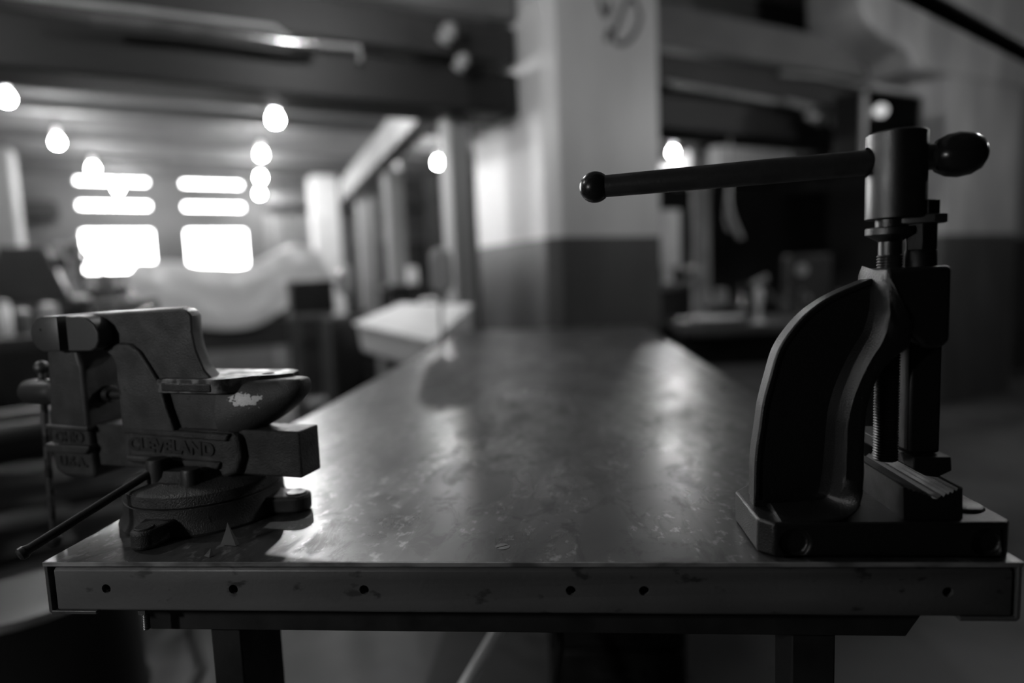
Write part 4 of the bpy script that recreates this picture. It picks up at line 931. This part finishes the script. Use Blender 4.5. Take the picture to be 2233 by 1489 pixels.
# grey instrument box with dials on a shelf box
o = rbt('gauge_cabinet', 'grey upright instrument box with dials at the back of the cluttered bench', 'instrument', .52, .52)
bm = bm_(); box(bm, -.12, .12, -.06, .08, 0, .36); obj('body', bm, M['dark2'], o, .008)
for (dx, dz, r) in ((-.06, .27, .035), (-.03, .10, .022)):
    bm = bm_(); cyl(bm, (dx, -.075, dz), (dx, -.06, dz), r); obj('dial', bm, M['pale'], o, .002)
o = rbt('steel_block', 'grey flat steel block lying before the instrument box', 'block', .40, .05, .1); bm = bm_(); box(bm, -.12, .12, -.05, .05, 0, .04); obj('body', bm, M['mid'], o, .004)
# column-side post, pipe and board
q = (1.657, 0.667, 0.559); bm = bm_(); cyl(bm, (q[0], q[1], 0), (q[0], q[1], TT + 1.15), .065, seg=24); tag(bobj('round_post', bm, M['pale']), 'pale round post right of the column under the handle bar', 'post')
q = (1.191, 0.444, 0.479); bm = bm_(); zz = q[2] + TT; box(bm, q[0] - .075, q[0] + .075, q[1], q[1] + .03, zz - .19, zz + .19); box(bm, q[0] - .03, q[0] + .03, q[1] + .03, q[1] + .07, 0, zz + .15); tag(bobj('notice_board', bm, M['white'], .004), 'blank white upright panel beside the right edge of the column', 'panel')
pl = [(0.894, 0.221, 0.17), (0.996, 0.17, 0.174), (1.074, 0.133, 0.205), (1.129, 0.112, 0.259)]
pipe('curved_pipe', 'pale curved pipe low beside the right edge of the column', [(x, y, z + TT) for x, y, z in pl] + [(pl[-1][0] + .02, pl[-1][1] + .25, pl[-1][2] + TT + .02)], .02, M['pale'])
pt_ = (0.894, 0.221, 0.17); bm = bm_(); box(bm, pt_[0] - .09, pt_[0] + .12, pt_[1] + .0, pt_[1] + .3, 0, pt_[2] + TT - .022); tag(bobj('floor_machine', bm, M['dark'], .01), 'dark machine base between the column and the cluttered bench', 'machine')
# hanging tool strap
hp = [(1.195, -0.06, 1.03), (1.168, -0.078, 0.749), (1.155, -0.082, 0.655), (1.164, -0.095, 0.58), (1.184, -0.114, 0.506), (1.205, -0.132, 0.438)]
hk = thing('hanging_strap', 'pale strap with a buckle hanging from the girder above the cluttered bench', 'strap', (0, 0, 0)); 
bm = bm_(); tube(bm, [bw(x, y, z + TT) for x, y, z in hp], [.004, .012, .016, .016, .013, .016], 10); obj('strap', bm, M['pale'], hk)
hp = [(1.15, -0.079, 0.655), (1.132, -0.082, 0.549), (1.151, -0.1, 0.481)]
bm = bm_(); tube(bm, [bw(x, y, z + TT) for x, y, z in hp], [.012, .010, .016], 10); obj('buckle', bm, M['shiny'], hk)
hp = [(1.195, -0.06, 1.03), (1.217, -0.04, 1.298)]
bm = bm_(); tube(bm, [bw(x, y, z + TT) for x, y, z in hp], .003, 6); obj('cord', bm, M['rubber'], hk)
# pale hood (canopy) behind
hq = [(2.874, 1.322), (3.194, 1.538), (4.049, 1.697), (5.251, 1.706), (5.171, 1.538), (4.158, 1.375), (3.454, 1.208)]
bm = bm_(); prism(bm, [(x, z + TT) for x, z in hq], 2.45, 2.9); tag(bobj('extractor_hood', bm, M['white'], .01), 'pale folded hood hanging behind the handle bar right of the column', 'hood')
# floodlights below girder
for (p, rad, lab) in (((2.228, 0.118, 1.261), .05, 'small unlit spotlight under the lower girder, left of the pair'), ((2.377, 0.036, 1.211), .06, 'larger unlit spotlight under the lower girder by the framed box')):
    o = thing('spotlight', lab, 'lamp', bw(p[0], p[1], p[2] + TT), AB, 'unlit spotlights under the girder')
    bm = bm_(); lathe(bm, [(rad * .3, -.12), (rad * .5, -.08), (rad, 0), (rad * .95, .01), (rad * .6, -.01)], 20, (0, 0, 0), (1, -.3, -.1)); obj('reflector', bm, M['pale'], o)
    bm = bm_(); tube(bm, [(-.1, 0.03, .01), (-.1, .03, .10)], .008, 8); obj('bracket', bm, M['mid'], o)
# framed glass box before the right pillar
fr = [(2.138, 0.994), (2.13, 1.287), (2.233, 1.33), (2.75, 1.408), (2.767, 1.031)]
fx0, fx1, fz0, fz1 = fr[0][0], fr[4][0], fr[0][1] + TT, (fr[2][1] + fr[3][1]) / 2 + TT
fb = thing('glazed_box', 'glass-fronted box with a pale metal frame on the right pillar', 'fixture', bw((fx0 + fx1) / 2, -.25, fz0 - .1), AB)
fw, fh_ = (fx1 - fx0) / 2, fz1 - fz0 + .1
bm = bm_(); box(bm, -fw + .015, fw - .015, .02, .22, .01, fh_ - .01); obj('housing', bm, M['dark'], fb, .01)
bm = bm_(); tube(bm, [(-fw, 0, 0), (-fw, 0, fh_ - .05), (-fw + .04, 0, fh_), (fw, 0, fh_), (fw, 0, 0), (-fw, 0, 0)], .018, 10); obj('frame', bm, M['pale'], fb)
lq = [(2.282, 1.223)]; lx_ = lq[0][0] - (fx0 + fx1) / 2; bm = bm_(); lathe(bm, [(.001, -.03), (.03, -.02), (.038, 0), (.03, .02), (.001, .03)], 18, (lx_, -.02, lq[0][1] + TT - fz0 + .1), (1, 0, .35)); obj('lamp', bm, M['dim'], fb)  # faintly glowing body standing in for a bulb's reflection in the glass
bm = bm_(); box(bm, -fw + .01, fw - .01, .005, .009, .01, fh_ - .01); obj('glass', bm, M['pane'], fb)
for sy in (-.3, .3): bm = bm_(); box(bm, sy * fw - .01 + fw * .55, sy * fw + .01 + fw * .55, .2, .32 , fh_ * .6, fh_ * .65); obj('bracket', bm, M['dark'], fb)

# ================================================================= LIGHT
w = bpy.data.worlds.new('sky'); sc.world = w; w.use_nodes = True
bg = w.node_tree.nodes['Background']; bg.inputs[0].default_value = (1, 1, 1, 1); bg.inputs[1].default_value = 14.0
vs = sc.view_settings; vs.view_transform = 'Standard'; vs.look = 'None'; vs.gamma = 1; vs.use_curve_mapping = False; vs.exposure = 1.08
sc.cycles.use_denoising = True
sc.cycles.max_bounces = 6; sc.cycles.diffuse_bounces = 3; sc.cycles.glossy_bounces = 3; sc.cycles.transmission_bounces = 3; sc.cycles.transparent_max_bounces = 6
sc.cycles.use_adaptive_sampling = True; sc.cycles.adaptive_threshold = .03
sc.cycles.sample_clamp_indirect = 6
